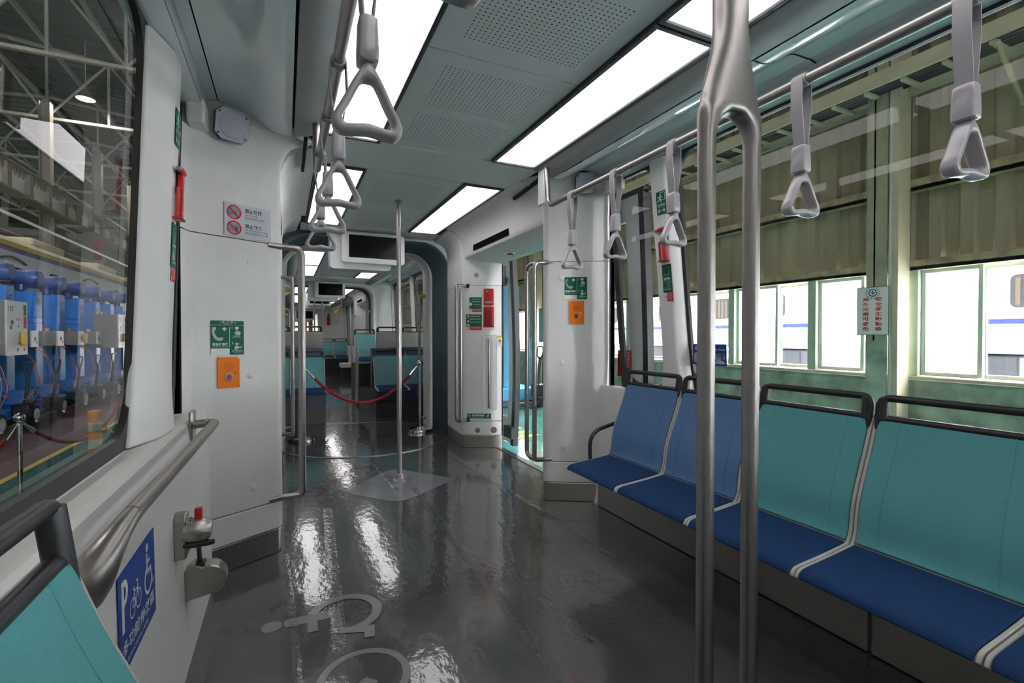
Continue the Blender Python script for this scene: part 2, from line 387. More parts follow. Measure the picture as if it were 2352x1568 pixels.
def window(s, y0, y1, z0=.845, z1=2.285, r=.13, gw=.05, yk=.0):
    """glass pane with a black rubber surround, leaning with the wall; yk slants the ends"""
    WN[0] += 1
    out = rrect(y0, z0, y1, z1, .02, 6); inn = rrect(y0+gw, z0+gw*.9, y1-gw, z1-gw*.55, r, 6)
    g = MB(); n = len(out)
    v = [gpt(s, y, z, -.010) for y, z in out]+[gpt(s, y, z, -.010) for y, z in inn]+[gpt(s, y, z, .01) for y, z in inn]
    g.add(v, [[i, (i+1) % n, n+(i+1) % n, n+i] for i in range(n)]+[[n+i, n+(i+1) % n, 2*n+(i+1) % n, 2*n+i] for i in range(n)])
    p = MB(); p.add([gpt(s, y, z, .004) for y, z in inn], [list(range(n))])
    o = p.build('window_%d' % WN[0], 'car_glass', kind='structure', smooth=0)
    g.build('window_gasket', 'black_rubber', o, smooth=30)
    return o
def pillar_post(s, poly, z0, z1, flare=.0, name='trim_window_post'):
    """window post: horizontal section (u offset from glass, y), leaning with the wall, flared at the foot"""
    rs = []
    zs = [z0, z0+.03, z0+.08, z0+.16, z0+.3]+[z0+.3+(z1-z0-.3)*k/6 for k in range(1, 7)]
    yc = sum(p[1] for p in poly)/len(poly)
    for z in zs:
        t = max(0, 1-(z-z0)/.3)**2; rs.append([(X(s, UGS[s]+.012-lean(z)-du*(1+.15*t)), y+(flare*t if y > yc else -flare*t)+slant(z), z) for du, y in poly])
    k = rs[-1]; cxx = sum(p[0] for p in k)/len(k); cyy = sum(p[1] for p in k)/len(k)
    rs.append([(cxx+(p[0]-cxx)*.85, cyy+(p[1]-cyy)*.85, p[2]+.015) for p in k])
    m = MB(); m.rings(rs); return m.build(name, 'white_panel', kind='structure', bevel=.008, bseg=3)
# section 1 ------------------------------------------------------------
ceiling_seg(YB, 2.845, (-1.7, .07, 1.83), (), zones=((-1.5, -1.0), (-.75, -.2), (.25, .62), (.72, 1.09), (1.325, 1.713), (1.915, 2.303), (2.385, 2.765)))
for s, sd in ((1, 'right'), (-1, 'left')):
    light(s, 1.335, 2.835, 'long white ceiling light panel on the %s, ending at the doorway beam' % sd, 'ceiling light panels of the near section')
    light(s, -.18, 1.325, 'white ceiling light panel on the %s, cut off by the frame top' % sd, 'ceiling light panels of the near section')
    light(s, -2.0, -.19, 'white ceiling light panel on the %s, above and behind the viewpoint' % sd, 'ceiling light panels of the near section')
    lower_wall(s, YB, 2.95); upper_wall(s, YB, 2.95)
window(-1, -.95, 1.95); window(-1, 2.13, 2.60)
window(1, -.85, 2.08); window(1, 2.16, 2.69)
window(-1, -2.55, -1.0); window(1, -2.55, -.9)
pillar_post(-1, [(-.005, 1.905), (.018, 1.90), (.062, 2.04), (.070, 2.07), (.070, 2.165), (.055, 2.185), (-.005, 2.19)], .846, 2.255, .035)
pillar_post(1, [(-.005, 2.05), (.02, 2.055), (.062, 2.08), (.070, 2.10), (.070, 2.20), (.055, 2.215), (-.005, 2.22)], .846, 2.255, .03)
for s in (1, -1):
    m = MB(); x0, x1 = sorted((X(s, 1.178), X(s, 1.252))); m.box(x0, 2.64, 2.19, x1, 2.79, 2.30); m.build('trim_bracket_cover', 'white_panel', kind='structure', bevel=.012, bseg=3)
for s in (1, -1):
    m = MB(); m.strip([(X(s, u), z-.0012) for u, z in COVE], 1.296, 1.304); m.strip([(X(s, u), z-.0012) for u, z in [(1.141, 2.356), (1.185, 2.348)]], 1.296, 1.304); m.build('ceiling_panel_joint_'+SIDE[s], 'gap', kind='structure')
# doorway modules --------------------------------------------------------
def offset_poly(poly, d):
    # push the free edge of a pillar section outwards (towards larger u) for recesses
    return [(u+d if u < 1.2 else u, y+(d*.5 if y < 3.0 else 0)) for u, y in poly]
def pillar(s, poly, y_off, label=None, kick=.135, band=.285, ztop=2.36, flare_dir=0, seam=1.735, yfun=None):
    """white moulded doorway pillar: kick plate, skirt, main shell, head that flares into the ceiling"""
    yf = yfun or (lambda y: y+y_off)
    def ring(d, z, fl=0):
        out = []
        for u, y in poly:
            uu = u+d
            if fl and u < 1.24: uu = u-fl*max(0, min(1, (1.2-u)/.3))
            out.append((X(s, uu if u < 1.26 else u), yf(y), z))
        return out
    m = MB(); m.rings([ring(0, band+.002), ring(0, seam-.0015)]); root = m.build('trim_doorway_pillar', 'white_panel', kind='structure', bevel=.006, bseg=3)
    m = MB(); m.rings([ring(0, kick+.002), ring(0, band-.001)]); m.build('pillar_skirt', 'white_panel', root, bevel=.006, bseg=3)
    m = MB(); m.rings([ring(.004, 0), ring(.004, kick)]); m.build('kick_plate', 'steel', root, bevel=.006, bseg=3)
    m = MB(); m.rings([ring(.012, kick), ring(.012, 2.2)]); m.build('pillar_core', 'gap', root)
    m = MB(); zs = [(seam+.0015, 0), (1.9, 0), (2.06, 0), (2.11, .002), (2.15, .007), (2.19, .018), (2.22, .033), (2.245, .054), (2.262, .080), (2.272, .108), (2.28, .135), (2.29, .16), (ztop, .17)]
    m.rings([ring(0, z, fl) for z, fl in zs]); m.build('pillar_head', 'white_panel', root, smooth=50)
    # screw caps
    return root
NEARP = [(1.31, 2.735), (1.278, 2.735), (1.250, 2.826), (1.240, 2.832), (.885, 3.035), (.866, 3.06), (.864, 3.085), (.872, 3.105), (.90, 3.125), (1.31, 3.40)]
FARP = [(1.25, 4.70), (1.235, 4.702), (1.12, 4.745), (.885, 4.868), (.866, 4.90), (.866, 4.95), (.880, 5.2), (.90, 5.50), (1.25, 5.50)]
def caps(mb_parent, s, pts, nrm, r=.017):
    for p in pts:
        m = MB(); m.lathe([(r, 0), (r, .003), (r*.8, .005), (0.0001, .005)], p, 16, axis=nrm); m.build('screw_cap', 'white_panel', mb_parent)
def smoothq(t): return t*t*(3-2*t)
def vestibule(dy, near=True, first=False):
    T = lambda y: y+dy
    for s in (1, -1):
        sk = (lambda y, s=s: y+dy-(.09 if (s < 0 and y < 3.42) else 0)+(.095 if (s > 0 and y < 2.75) else 0)) if first else (lambda y: y+dy)
        pn = pillar(s, NEARP, dy, yfun=sk, seam=1.698 if (first and s < 0) else 1.735)
        pf = pillar(s, FARP, dy)
        if first:
            zz = 0 if s > 0 else -.09
            if s > 0: caps(pn, s, [(1.80, 2.975, 1.615), (2.075, 2.828+.04, 1.62), (1.80, 2.975, 1.005), (2.085, 2.86, 1.0), (1.81, 2.97, .40)], (-.45, -.9, 0))
            else: caps(pn, s, [(-.36, 2.777, 1.60), (-.165, 2.873, 1.59), (-.365, 2.775, .98), (-.165, 2.873, .99), (-.345, 2.785, .37), (-.155, 2.878, .40)], (.45, -.9, 0))
        # header over the door, with destination display and soffit
        hp = [(.668, 2.302), (.72, 2.296), (.775, 2.276), (.82, 2.24), (.85, 2.19), (.866, 2.13), (.873, 2.06), (.876, 2.025), (.885, 2.013), (1.25, 1.965), (1.25, 2.42), (.668, 2.42)]
        m = MB(); m.prism([(X(s, u), z) for u, z in hp], T(3.10), T(4.82)); hd = m.build('trim_door_header', 'white_panel', kind='structure', smooth=50)
        m = MB(); m.box(*[v for v in (min(X(s, .868), X(s, .872)), T(3.70), 2.05, max(X(s, .868), X(s, .872)), T(4.55), 2.13)])
        led = m.build('destination_display', 'led_black'); tag(led, 'black destination display strip over the %s doorway%s' % (SIDE[s], '' if first else ' of the far car section'), 'display')
        m = MB(); m.lathe([(.055, 0), (.055, -.006), (.046, -.009), (.044, -.006), (.0001, -.006)], (X(s, 1.10), T(4.17), 1.988), 24); o = m.build('lamp_bezel', 'chrome')
        tag(o, 'round chrome warning lamp with a red lens under the %s door header%s' % (SIDE[s], '' if first else ', far section'), 'lamp')
        m = MB(); m.lathe([(.043, -.005), (.035, -.013), (.0001, -.016)], (X(s, 1.10), T(4.17), 1.988), 20); m.build('lens', 'deep_red', o)
        # wall above door to roof + sill
        m = MB(); x0, x1 = sorted((X(s, 1.19), X(s, 1.255))); m.box(x0, T(3.42), -.02, x1, T(4.74), .006); m.build('trim_door_sill', 'steel', kind='structure', bevel=.003)
        m = MB(); x0, x1 = sorted((X(s, 1.25), X(s, 1.27))); m.box(x0, T(2.86), -.1, x1, T(3.42), 2.44); m.box(x0, T(4.76), -.1, x1, T(5.5), 2.44); m.build('wall_outer_'+SIDE[s], 'train_white', kind='structure')
    # beams and ceiling
    for (a, bb) in ((2.85, 3.318), (5.15, 5.50)):
        m = MB(); n = 12; top = []
        prof = [(XC+.70*math.sin(-PI/2+PI*k/n) if 0 else XC-.70+1.40*k/n, 2.306+.006*math.cos(PI*(k/n-.5))) for k in range(n+1)]
        m.prism(prof+[(XC+.70, 2.40), (XC-.70, 2.40)], T(a), T(bb)); m.build('ceiling_beam', 'ceiling_paint', kind='structure')
    m = MB(); m.box(XC-1.2, T(2.87), 2.41, XC+1.2, T(5.5), 2.43); m.build('ceiling_void', 'gap', kind='structure')
    m = MB(); m.box(XC-.345, T(3.347), 2.315, XC+.345, T(4.30), 2.335); o = m.build('ceiling_panel', 'ceiling_paint', kind='structure', bevel=.003)
    m = MB(); m.box(XC-.345, T(4.305), 2.315, XC+.345, T(5.135), 2.335); o2 = m.build('ceiling_panel', 'ceiling_paint', kind='structure', bevel=.003)
    for oo, za, zb in ((o, 3.50, 3.88), (o, 3.9, 4.2), (o2, 4.4, 4.78), (o2, 4.8, 5.05)):
        q = MB(); q.quad((XC-.253, T(za), 2.3142), (XC+.253, T(za), 2.3142), (XC+.253, T(zb), 2.3142), (XC-.253, T(zb), 2.3142)); q.build('perforated_field', 'perforated_panel', oo, smooth=0)
    for s in (1, -1):
        light(s, T(3.335), T(5.135), 'white ceiling light panel over the %s doorway, %s side' % ('near' if first else 'far', SIDE[s]), 'ceiling light panels over the doorways')
        # curved gap between beam and pillar heads
        m = MB(); m.strip([(X(s, u), z) for u, z in ((.66, 2.312), (.70, 2.312), (.86, 2.36))], T(2.84), T(5.5)); m.build('ceiling_gap_'+SIDE[s], 'gap', kind='structure')
        q = MB(); rs = []
        for k in range(9):
            t_ = k/8; y = T(2.86+.54*t_); u = .742+(.03*smoothq(t_)) if s > 0 else .738; z = 2.262-.004*t_
            rs.append([(X(s, u-.009), y, z+.02), (X(s, u-.009), y, z), (X(s, u+.009), y, z-.003), (X(s, u+.009), y, z+.02)])
        q.rings(rs); q.build('ceiling_joint_'+SIDE[s], 'gap', kind='structure')
vestibule(0, first=True); vestibule(8.6)
# gangway bellows and arches ----------------------------------------------
def arch_path(u, zt, r, n=8, drop=0.0):
    P = [(u, drop)]
    for k in range(n+1):
        a = math.radians(90*k/n); P.append((u-r+r*math.cos(a), zt-r+r*math.sin(a)))
    return P+[(-p[0], p[1]) for p in P[::-1]]
def bellows(y0, y1, which):
    m = MB(); k = 22; rs = []
    for i in range(k+1):
        e = .022 if i % 2 else 0; y = y0+(y1-y0)*i/k
        t = math.sin(PI*i/k)*.03
        rs.append([(XC+u, y, z) for u, z in arch_path(.90+e+t, 2.26+e+t*.5, .32)])
    m.rings(rs, closed=False, caps=False); o = m.build('gangway_bellows', 'bellows_grey', solid=.01, smooth=20)
    tag(o, 'blue-grey ribbed gangway bellows %s' % which, 'bellows')
    m = MB(); n = 40; m.lathe([(.98, 0), (.98, .004), (.0001, .004)], (XC, (y0+y1)/2+.05, 0), 64); o = m.build('floor_turntable', 'floor_vinyl', kind='structure')
    m = MB(); rs = []
    for a in range(72):
        q = 2*PI*a/72; rs.append([(XC+rr*math.cos(q), (y0+y1)/2+.05+rr*math.sin(q), zz) for rr, zz in ((.982, 0), (.982, .006), (.965, .006), (.965, 0))])
    m.rings(rs, loop=True, caps=False); m.build('turntable_rim', 'satin_steel', o)
bellows(5.505, 6.14, 'behind the near doorway vestibule'); bellows(10.85, 11.46, 'far down the car, beyond the second screen')
def arch(y0, y1):
    outp = arch_path(1.25, 2.44, .05); inn = arch_path(.865, 2.255, .26)
    m = MB()
    rs = [[(XC+u, y, z) for u, z in P] for P, y in ((inn, y0+.02), (arch_path(.845, 2.235, .26), y0+.05), (arch_path(.845, 2.235, .26), y1-.05), (inn, y1-.02))]
    m.rings(rs, closed=False, caps=False)
    n = len(inn)
    for y, P in ((y0+.02, inn), (y1-.02, inn)):
        m.add([(XC+u, y, z) for u, z in P]+[(XC+u, y, z) for u, z in outp], [[i, i+1, n+i+1, n+i] for i in range(n-1)])
    m.build('trim_gangway_arch', 'white_panel', kind='structure', smooth=45)
arch(6.14, 6.46); arch(10.55, 10.85)
# section 2 and the last section --------------------------------------------
def far_section(y0, y1, splits, zones, l0, l1):
    ceiling_seg(y0, y1, splits, (), zones=zones)
    for s in (1, -1):
        lower_wall(s, y0, y1); upper_wall(s, y0, y1)
        n = max(1, round((y1-y0)/1.7)); w = (y1-y0-.6)/n
        for i in range(n):
            a = y0+.35+i*w; window(s, a, a+w-.12)
            pillar_post(s, [(-.005, a+w-.13), (.03, a+w-.13), (.06, a+w-.11), (.06, a+w-.02), (.03, a+w), (-.005, a+w)], .846, 2.255, .02)
        m = MB(); x0, x1 = sorted((X(s, 1.13), X(s, 1.26))); m.box(x0, y0, .85, x1, y0+.35, 2.27); m.build('trim_section_end', 'white_panel', kind='structure', bevel=.02)
        lo = [l0+(l1-l0)*k/2 for k in range(3)]
        for k in range(2): light(s, lo[k], lo[k+1]-.012, 'white ceiling light panel on the %s, %s of the %s seating section' % (SIDE[s], ('first', 'second')[k], 'middle' if y0 < 10 else 'last'), 'ceiling light panels of the %s seating section' % ('middle' if y0 < 10 else 'last'))
far_section(6.46, 10.55, (8.2,), (), 6.76, 9.68); far_section(14.1, 19.3, (15.9, 17.6), (), 14.4, 17.6)
m = MB(); m.box(XC-.66, 9.70, 2.295, XC+.66, 10.55, 2.312); m.build('ceiling_beam', 'ceiling_paint', kind='structure')
m = MB(); m.box(XC-.66, 17.65, 2.295, XC+.66, 19.3, 2.312); m.build('ceiling_beam', 'ceiling_paint', kind='structure')
m = MB(); m.box(XC+.25, 19.2, 0, XC+1.25, 19.3, 2.40); m.box(XC-1.25, 19.2, 0, XC-.62, 19.3, 2.40); m.box(XC-.62, 19.2, 2.0, XC+.25, 19.3, 2.40); m.box(XC-.62, 19.2, 0, XC+.25, 19.3, 1.0); m.build('wall_cab', 'white_panel', kind='structure')
# ------------------------------------------------------------------ rails, handles, poles
def overhead_rail(s, y0, y1, label, x=None, drop=True):
    x = x if x is not None else X(s, .695); z = 2.035
    pts = [(x, y0, z), (x, y1, z), (x, y1+.02, 2.29)]
    p = fillet(pts, .075, 9)
    t = thing('overhead_handrail', label, 'handrail', (x, (y0+y1)/2, z))
    m = MB(); m.tube(p, .0175, 14); m.build('rail', 'satin_steel', t)
    m = MB(); m.box(x-.010, y1+.035, 2.06, x+.010, y1+.125, 2.29); m.build('ceiling_bracket', 'ceiling_paint', t, bevel=.008)
    m = MB(); rs = []
    for k in range(8):
        q = k/7; rs.append([(x+.0165*math.cos(a)*(1+.1*q), 1.27+.0165*(1+1.6*q*q)*math.sin(a), z+(2.29-z)*q) for a in [2*PI*j/16 for j in range(16)]])
    m.rings(rs); m.build('ceiling_strut', 'satin_steel', t)
    return t
overhead_rail(1, -2.4, 2.72, 'long steel overhead handrail with straps, over the blue and teal bench')
overhead_rail(-1, -2.4, 2.66, 'long steel overhead handrail with straps, on the wheelchair bay side')
def strap(s, y, label, sw=0., wrap=False, group='grey hanging straps', x=None, tilt=0.):
    x = x if x is not None else X(s, .695); z = 2.035
    t = thing('hanging_strap', label, 'strap', (x, y, z), group)
    r = .021
    loop = [(x-.004-.003, y, 1.80), (x-.012, y, 1.86), (x-.024, y, 1.95), (x-.0225, y, z-.005)]+[(x-r*math.cos(a), y, z+r*math.sin(a)) for a in [PI*k/8 for k in range(1, 8)]]+[(x+.0225, y, z-.005), (x+.026, y, 1.95), (x+.014, y, 1.86), (x+.007, y, 1.80)]
    m = MB(); m.ribbon(loop, .038, .0035, (0, 1, 0)); m.build('webbing', 'strap_web', t)
    m = MB(); m.tube([(x, y-.024, z), (x, y-.018, z), (x, y+.018, z), (x, y+.024, z)], [.0205, .0225, .0225, .0205], 16); m.build('rail_clamp', 'strap_grey', t)
    m = MB(); rs = []
    for zz, a, c in ((1.735, .016, .023), (1.738, .019, .0255), (1.76, .0195, .026), (1.80, .018, .0245), (1.818, .0175, .024), (1.823, .014, .021)):
        rs.append([(x+p, y+q, zz) for p, q in rrect(-a, -c, a, c, .008, 4)])
    m.rings(rs); m.build('sleeve', 'strap_grey', t)
    # triangular grip with a solid apex: outer and inner outlines swept as one rounded section
    OC = [(0, 1.737), (.013, 1.724), (.030, 1.695), (.049, 1.656), (.0655, 1.624), (.0655, 1.604), (.052, 1.5925), (.025, 1.594), (0, 1.597)]
    IC = [(0, 1.701), (.011, 1.699), (.018, 1.688), (.034, 1.654), (.0475, 1.629), (.0475, 1.618), (.041, 1.611), (.022, 1.613), (0, 1.6165)]
    def closed(C):
        C = C+[(-p, q) for p, q in C[-2:0:-1]]; n = len(C); P = []
        for i in range(n):
            p0, p1, p2, p3 = C[i-1], C[i], C[(i+1) % n], C[(i+2) % n]
            for k in range(3):
                q = k/3; P.append(tuple(.5*(2*p1[j]+(p2[j]-p0[j])*q+(2*p0[j]-5*p1[j]+4*p2[j]-p3[j])*q*q+(3*p1[j]-p0[j]-3*p2[j]+p3[j])*q**3) for j in (0, 1)))
        return P
    m = MB(); rs = []; ca, sa = math.cos(tilt), math.sin(tilt); hd = .0195
    for (ox, oz), (ix, iz) in zip(closed(OC), closed(IC)):
        sec = []
        for k in range(14):
            q = 2*PI*k/14; c_, s_ = math.cos(q), math.sin(q); f = .5+.5*math.copysign(abs(c_)**.75, c_); d = hd*math.copysign(abs(s_)**.6, s_)
            u_, w_ = ix+(ox-ix)*f, iz+(oz-iz)*f; sec.append((x+u_*ca-d*sa*0, y+d+u_*sa, w_))
        rs.append(sec)
    m.rings(rs, loop=True, caps=False); m.build('grip', 'strap_grey', t, smooth=60)
    m = MB(); m.ribbon([(x-.008, y, 1.745), (x-.009, y, 1.735), (x, y, 1.7275), (x+.009, y, 1.735), (x+.008, y, 1.745)], .030, .004, (0, 1, 0)); m.build('lower_loop', 'strap_web', t)
    return t
ORD = ['first', 'second', 'third', 'fourth', 'fifth']
ys = [2.43, 2.02, 1.61, 1.035, .61]
rl = ['grey strap nearest the doorway pillar on the rail over the bench', 'grey strap hanging before the narrow window, second on the bench rail', 'grey strap hanging just left of the forked pole, before the window post', 'grey strap hanging alone between the forked pole and the frame edge strap', 'large grey strap by the upper right corner of the frame']
ll = ['small grey strap furthest along the wheelchair side rail, by its ceiling bracket', 'grey strap third from the front on the wheelchair side rail', 'grey strap second from the front on the wheelchair side rail', 'largest grey strap, hanging before the bright ceiling panel', 'grey strap overhead, only its grip bottom showing at the frame top']
for y, a, c in zip(ys, rl, ll):
    strap(1, y, a, tilt=random.uniform(-.12, .12)); strap(-1, y-(.045 if y > .7 else .07), c, tilt=random.uniform(-.05, .05))
def grab(s, y, dirn, label, x_far=.13, first=True, zt=1.70, zb=.30, wrapped=False, single=False, u0=.93, ua=.782, group='doorway grab handles'):
    """double bar handle anchored on the pillar face: bar one in front of the corner, bar two towards the door"""
    t = thing('doorway_grab_rail', label, 'grab handle', (X(s, ua), y, 1.0), group)
    yf = y+(-.04)*dirn
    A = fillet([(X(s, u0), yf, zt+.03), (X(s, .86), y-.01*dirn, zt+.03), (X(s, ua), y, zt+.025), (X(s, ua), y, zt-.06), (X(s, ua), y, zb+.06), (X(s, ua), y, zb), (X(s, .86), y-.01*dirn, zb), (X(s, u0), yf, zb)], [0, .02, .06, .02, .02, .06, .02, 0], 7)
    m = MB(); m.tube(A, .0165, 14); m.build('front_bar', 'satin_steel', t)
    if not single:
        B = fillet([(X(s, ua+.03), y, zt+.026), (X(s, ua+.004), y+x_far*.5*dirn, zt+.02), (X(s, ua+.004), y+x_far*dirn, zt), (X(s, ua+.004), y+x_far*dirn, zb+.02), (X(s, ua+.004), y+x_far*.5*dirn, zb+.005), (X(s, ua+.03), y, zb)], [0, .03, .06, .06, .03, 0], 7)
        m = MB(); m.tube(B, .0165, 14); m.build('door_bar', 'satin_steel', t)
    for z in (zt+.03, zb):
        m = MB(); m.prism(rrect(X(s, u0)-.03, z-.022, X(s, u0)+.03, z+.022, .02), yf-.010+.018*dirn, yf+.016*dirn+.012); m.build('anchor_plate', 'gap', t)
    return t
grab(1, 3.07, 1, 'double steel grab handle on the pillar beside the blue bench')
grab(-1, 2.97, 1, 'large steel grab handle on the pillar with the orange intercom and smoking sign', ua=.757, zt=1.662)
grab(1, 4.83, -1, 'double steel grab handle on the pillar with the red emergency boxes')
grab(-1, 4.83, -1, 'steel grab handle on the far pillar, seen just behind the large one')
def wrapped_grab(s, y, label, zt=1.74, zb=.10):
    t = thing('wrapped_grab_handle', label, 'grab handle', (X(s, .77), y, 1.0), 'grab handles wrapped in film')
    A = fillet([(X(s, .87), y, zt), (X(s, .77), y, zt-.01), (X(s, .76), y, zb+.01), (X(s, .87), y, zb)], .06, 7)
    m = MB(); m.tube(A, .0165, 12); m.build('bar', 'satin_steel', t)
    P = [(X(s, .762)+random.uniform(-.004, .004), y+random.uniform(-.003, .003), zt-.1-(zt-zb-.2)*k/26) for k in range(27)]
    m = MB(); m.tube(P, [.024+random.uniform(-.004, .008) for _ in P], 9); m.build('plastic_wrap', 'plastic_film', t, smooth=20)
    for z in (zt-.012, zt-.45, zb+.35):
        m = MB(); m.tube([(X(s, .762 if z < zt-.1 else .80)-(.03 if z > zt-.1 else 0), y, z-.022), (X(s, .762 if z < zt-.1 else .80)+(.03 if z > zt-.1 else 0), y, z+.022)] if z < zt-.1 else [(X(s, .80), y, z), (X(s, .85), y, z)], .026, 10); m.build('tape_band', 'tape_yellow', t)
wrapped_grab(1, 6.3, 'film-wrapped steel handle with yellow tape on the bellows arch, before the right windows'); wrapped_grab(-1, 6.3, 'film-wrapped steel handle with yellow tape on the bellows arch, by the big handle', zt=1.76)
wrapped_grab(1, 10.7, 'film-wrapped handle with yellow tape far down the car, by the second bellows'); wrapped_grab(-1, 10.7, 'film-wrapped handle with yellow tape far down the car, wheelchair side')
wrapped_grab(1, 13.4, 'film-wrapped handle with yellow tape beside the farthest doorway'); wrapped_grab(-1, 13.4, 'film-wrapped handle with yellow tape in the farthest doorway, wheelchair side')
# centre pole on its pale floor diamond
t = thing('grab_pole', 'steel floor-to-ceiling pole standing on the pale floor diamond', 'pole', (XC, 4.0, 0))
px, py = .852, 4.0
m = MB(); m.tube([(px, py, .02), (px, py, .5), (px, py, 1.40), (px, py, 1.46), (px, py, 2.30)], [.020, .020, .020, .0175, .0175], 16); m.build('tube', 'satin_steel', t)
m = MB(); m.lathe([(.05, .001), (.05, .006), (.030, .012), (.028, .05), (.024, .054), (.0001, .054)], (px, py, 0), 24); m.build('foot_flange', 'steel', t)
m = MB(); m.lathe([(.032, 2.302), (.032, 2.312), (.0001, 2.312)], (px, py, 0), 20); m.build('top_flange', 'steel', t)
m = MB(); P = [(px+r*math.cos(a)*random.uniform(.8, 1.2), py+r*math.sin(a)*random.uniform(.8, 1.2), z) for r, z in ((.09, .004), (.055, .03), (.035, .055), (.027, .09)) for a in [2*PI*k/14 for k in range(14)]]
m.rings([P[i*14:(i+1)*14] for i in range(4)], caps=False); m.build('film_collar', 'plastic_film', t, smooth=20)
# forked pole: stem that splits into two bars
t = thing('forked_pole', 'thick steel pole in front that splits into two bars', 'pole', (XC, .731, 0))
fx, fy = .856, .731
zc_ = 1.685        # crown of the fork
def smooth01(q): q = max(0, min(1, q)); return q*q*(3-2*q)
def fork_outer(z): return .0425+(.0870-.0425)*smooth01((1.85-z)/.20)-.0015*smooth01((1.55-z)/.1)
def superell(cx_, w, d, z, p, n=24):
    out = []
    for j in range(n):
        a = 2*PI*j/n; ca, sa = math.cos(a), math.sin(a); out.append((cx_+w*math.copysign(abs(ca)**(2/p), ca), fy+d*math.copysign(abs(sa)**(2/p), sa), z))
    return out
m = MB()
for sgn in (-1, 1):
    rs = []
    for z in [0.0, .4, .9, 1.3, 1.45, 1.53, 1.56, 1.59, 1.61, 1.63, 1.65, 1.665, 1.672, 1.677]:
        q = smooth01((z-1.60)/.085); o_ = fork_outer(z); i_ = .0475*math.sqrt(max(0, 1-max(0, (z-1.605)/.0475)**2)) if z < 1.6525 else 0
        i_ = .0475*math.sqrt(max(0., 1-(max(0., z-1.613)/.056)**2)) if z < 1.669 else 0.
        c = (o_+i_)/2; w = (o_-i_)/2; rs.append(superell(fx+sgn*c, w+.0004, .0190+.0045*q, z, 2+.5*q))
    m.rings(rs)
rs = []
for k in range(22):
    z = 1.668+(2.31-1.668)*k/21; rs.append(superell(fx, fork_outer(z), .0235+.003*smooth01((z-1.70)/.2), z, 2.5, 32))
m.rings(rs); o = m.build('tube', 'satin_steel', t, smooth=180)
md = o.modifiers.new('merge', 'REMESH'); md.mode = 'VOXEL'; md.voxel_size = .0035; md.use_smooth_shade = True
md = o.modifiers.new('soften', 'SMOOTH'); md.factor = .5; md.iterations = 60
m = MB(); m.lathe([(.075, 2.30), (.075, 2.31), (.0001, 2.31)], (fx, fy, 0), 28); m.build('top_flange', 'steel', t)
m = MB(); m.box(fx-.12, fy-.045, .001, fx+.12, fy+.045, .010); m.build('foot_plate', 'steel', t, bevel=.004)
# wheelchair bay rail on the wall
t = thing('wall_handrail', 'steel handrail along the wall below the left window, with a flared foot', 'handrail', (-.262, 1.7, .845))
P = fillet([(-.345, 2.335, .835), (-.285, 2.345, .838), (-.264, 2.30, .842), (-.271, 1.7, .843), (-.280, 1.19, .843)], [0, .05, .05, 0, 0], 8)
m = MB(); m.tube(P, .0175, 16); m.build('rail', 'satin_steel', t)
P = [(-.2795, 1.22, .843), (-.281, 1.17, .840), (-.286, 1.13, .829), (-.294, 1.105, .812), (-.304, 1.09, .792), (-.316, 1.085, .771), (-.331, 1.09, .752), (-.350, 1.10, .735)]
m = MB(); m.tube(P, [.0175, .0182, .0215, .0265, .033, .040, .046, .050], 20, flat=[1, 1, 1, 1, .98, .95, .92, .9]); m.build('flared_foot', 'satin_steel', t, smooth=60)
m = MB(); m.box(-.352, 2.29, .775, -.338, 2.38, .895); m.build('wall_plate', 'steel', t, bevel=.012)
# wheelchair belt device
t = thing('wheelchair_belt_lock', 'steel wheelchair belt lock with red button and black lever on the wall', 'belt lock', (-.34, 1.96, .52))
def dome(y0, y1, z0, z1, x0, x1):
    m = MB(); n = 10
    prof = [(x0, z0), (x0, z1-.03)]+[]
    ym = (y0+y1)/2; ry = (y1-y0)/2
    poly = [(y0, z0), (y1, z0), (y1, z1-ry)]+[(ym+ry*math.cos(PI*k/n), z1-ry+ry*math.sin(PI*k/n)) for k in range(1, n)]+[(y0, z1-ry)]
    m.prism(poly, x0, x1, axis='x'); return m
dome(1.925, 1.995, .445, .60, -.342, -.305).build('back_plate', 'steel', t, bevel=.006)
m = MB(); m.tube([(-.315, 1.955, .535), (-.30, 1.955, .533), (-.255, 1.955, .530), (-.235, 1.955, .528)], [.040, .043, .043, .034], 20, flat=[1, 1, .9, .8]); m.build('buckle_housing', 'steel', t)
m = MB(); m.box(-.285, 1.945, .565, -.262, 1.965, .608); m.build('release_button', 'red_plastic', t, bevel=.004)
m = MB(); m.tube([(-.315, 1.925, .492), (-.30, 1.93, .490), (-.24, 1.95, .484), (-.228, 1.955, .483)], [.006, .0105, .0105, .008], 12); m.build('lever', 'black_plastic', t)
m = MB(); m.lathe([(.012, 0), (.012, .012), (.008, .016), (.0001, .016)], (-.305, 1.935, .575), 16, axis=(1, 0, 0)); m.build('bolt', 'chrome', t)
t2 = thing('wheelchair_belt_reel', 'lower rounded steel belt reel with a black strap stub on the wall', 'belt reel', (-.34, 2.12, .30))
m = MB(); n = 12; poly = [(-.340, .225), (-.340, .335), (-.31, .358)]+[(-.262+.058*math.cos(math.radians(a)), .290+.058*math.sin(math.radians(a))*1.0) for a in (110, 90, 70, 50, 30, 10, -10, -30, -50)]
m.prism(poly, 2.085, 2.155); m.build('reel_cover', 'steel', t2, bevel=.005)
m = MB(); m.tube([(-.288, 2.12, .335), (-.292, 2.105, .375), (-.288, 2.06, .43), (-.285, 2.02, .47)], .008, 10); m.build('belt_stub', 'black_plastic', t2)
m = MB(); m.box(-.315, 2.10, .340, -.275, 2.145, .356); m.build('belt_slot', 'black_plastic', t2, bevel=.004)

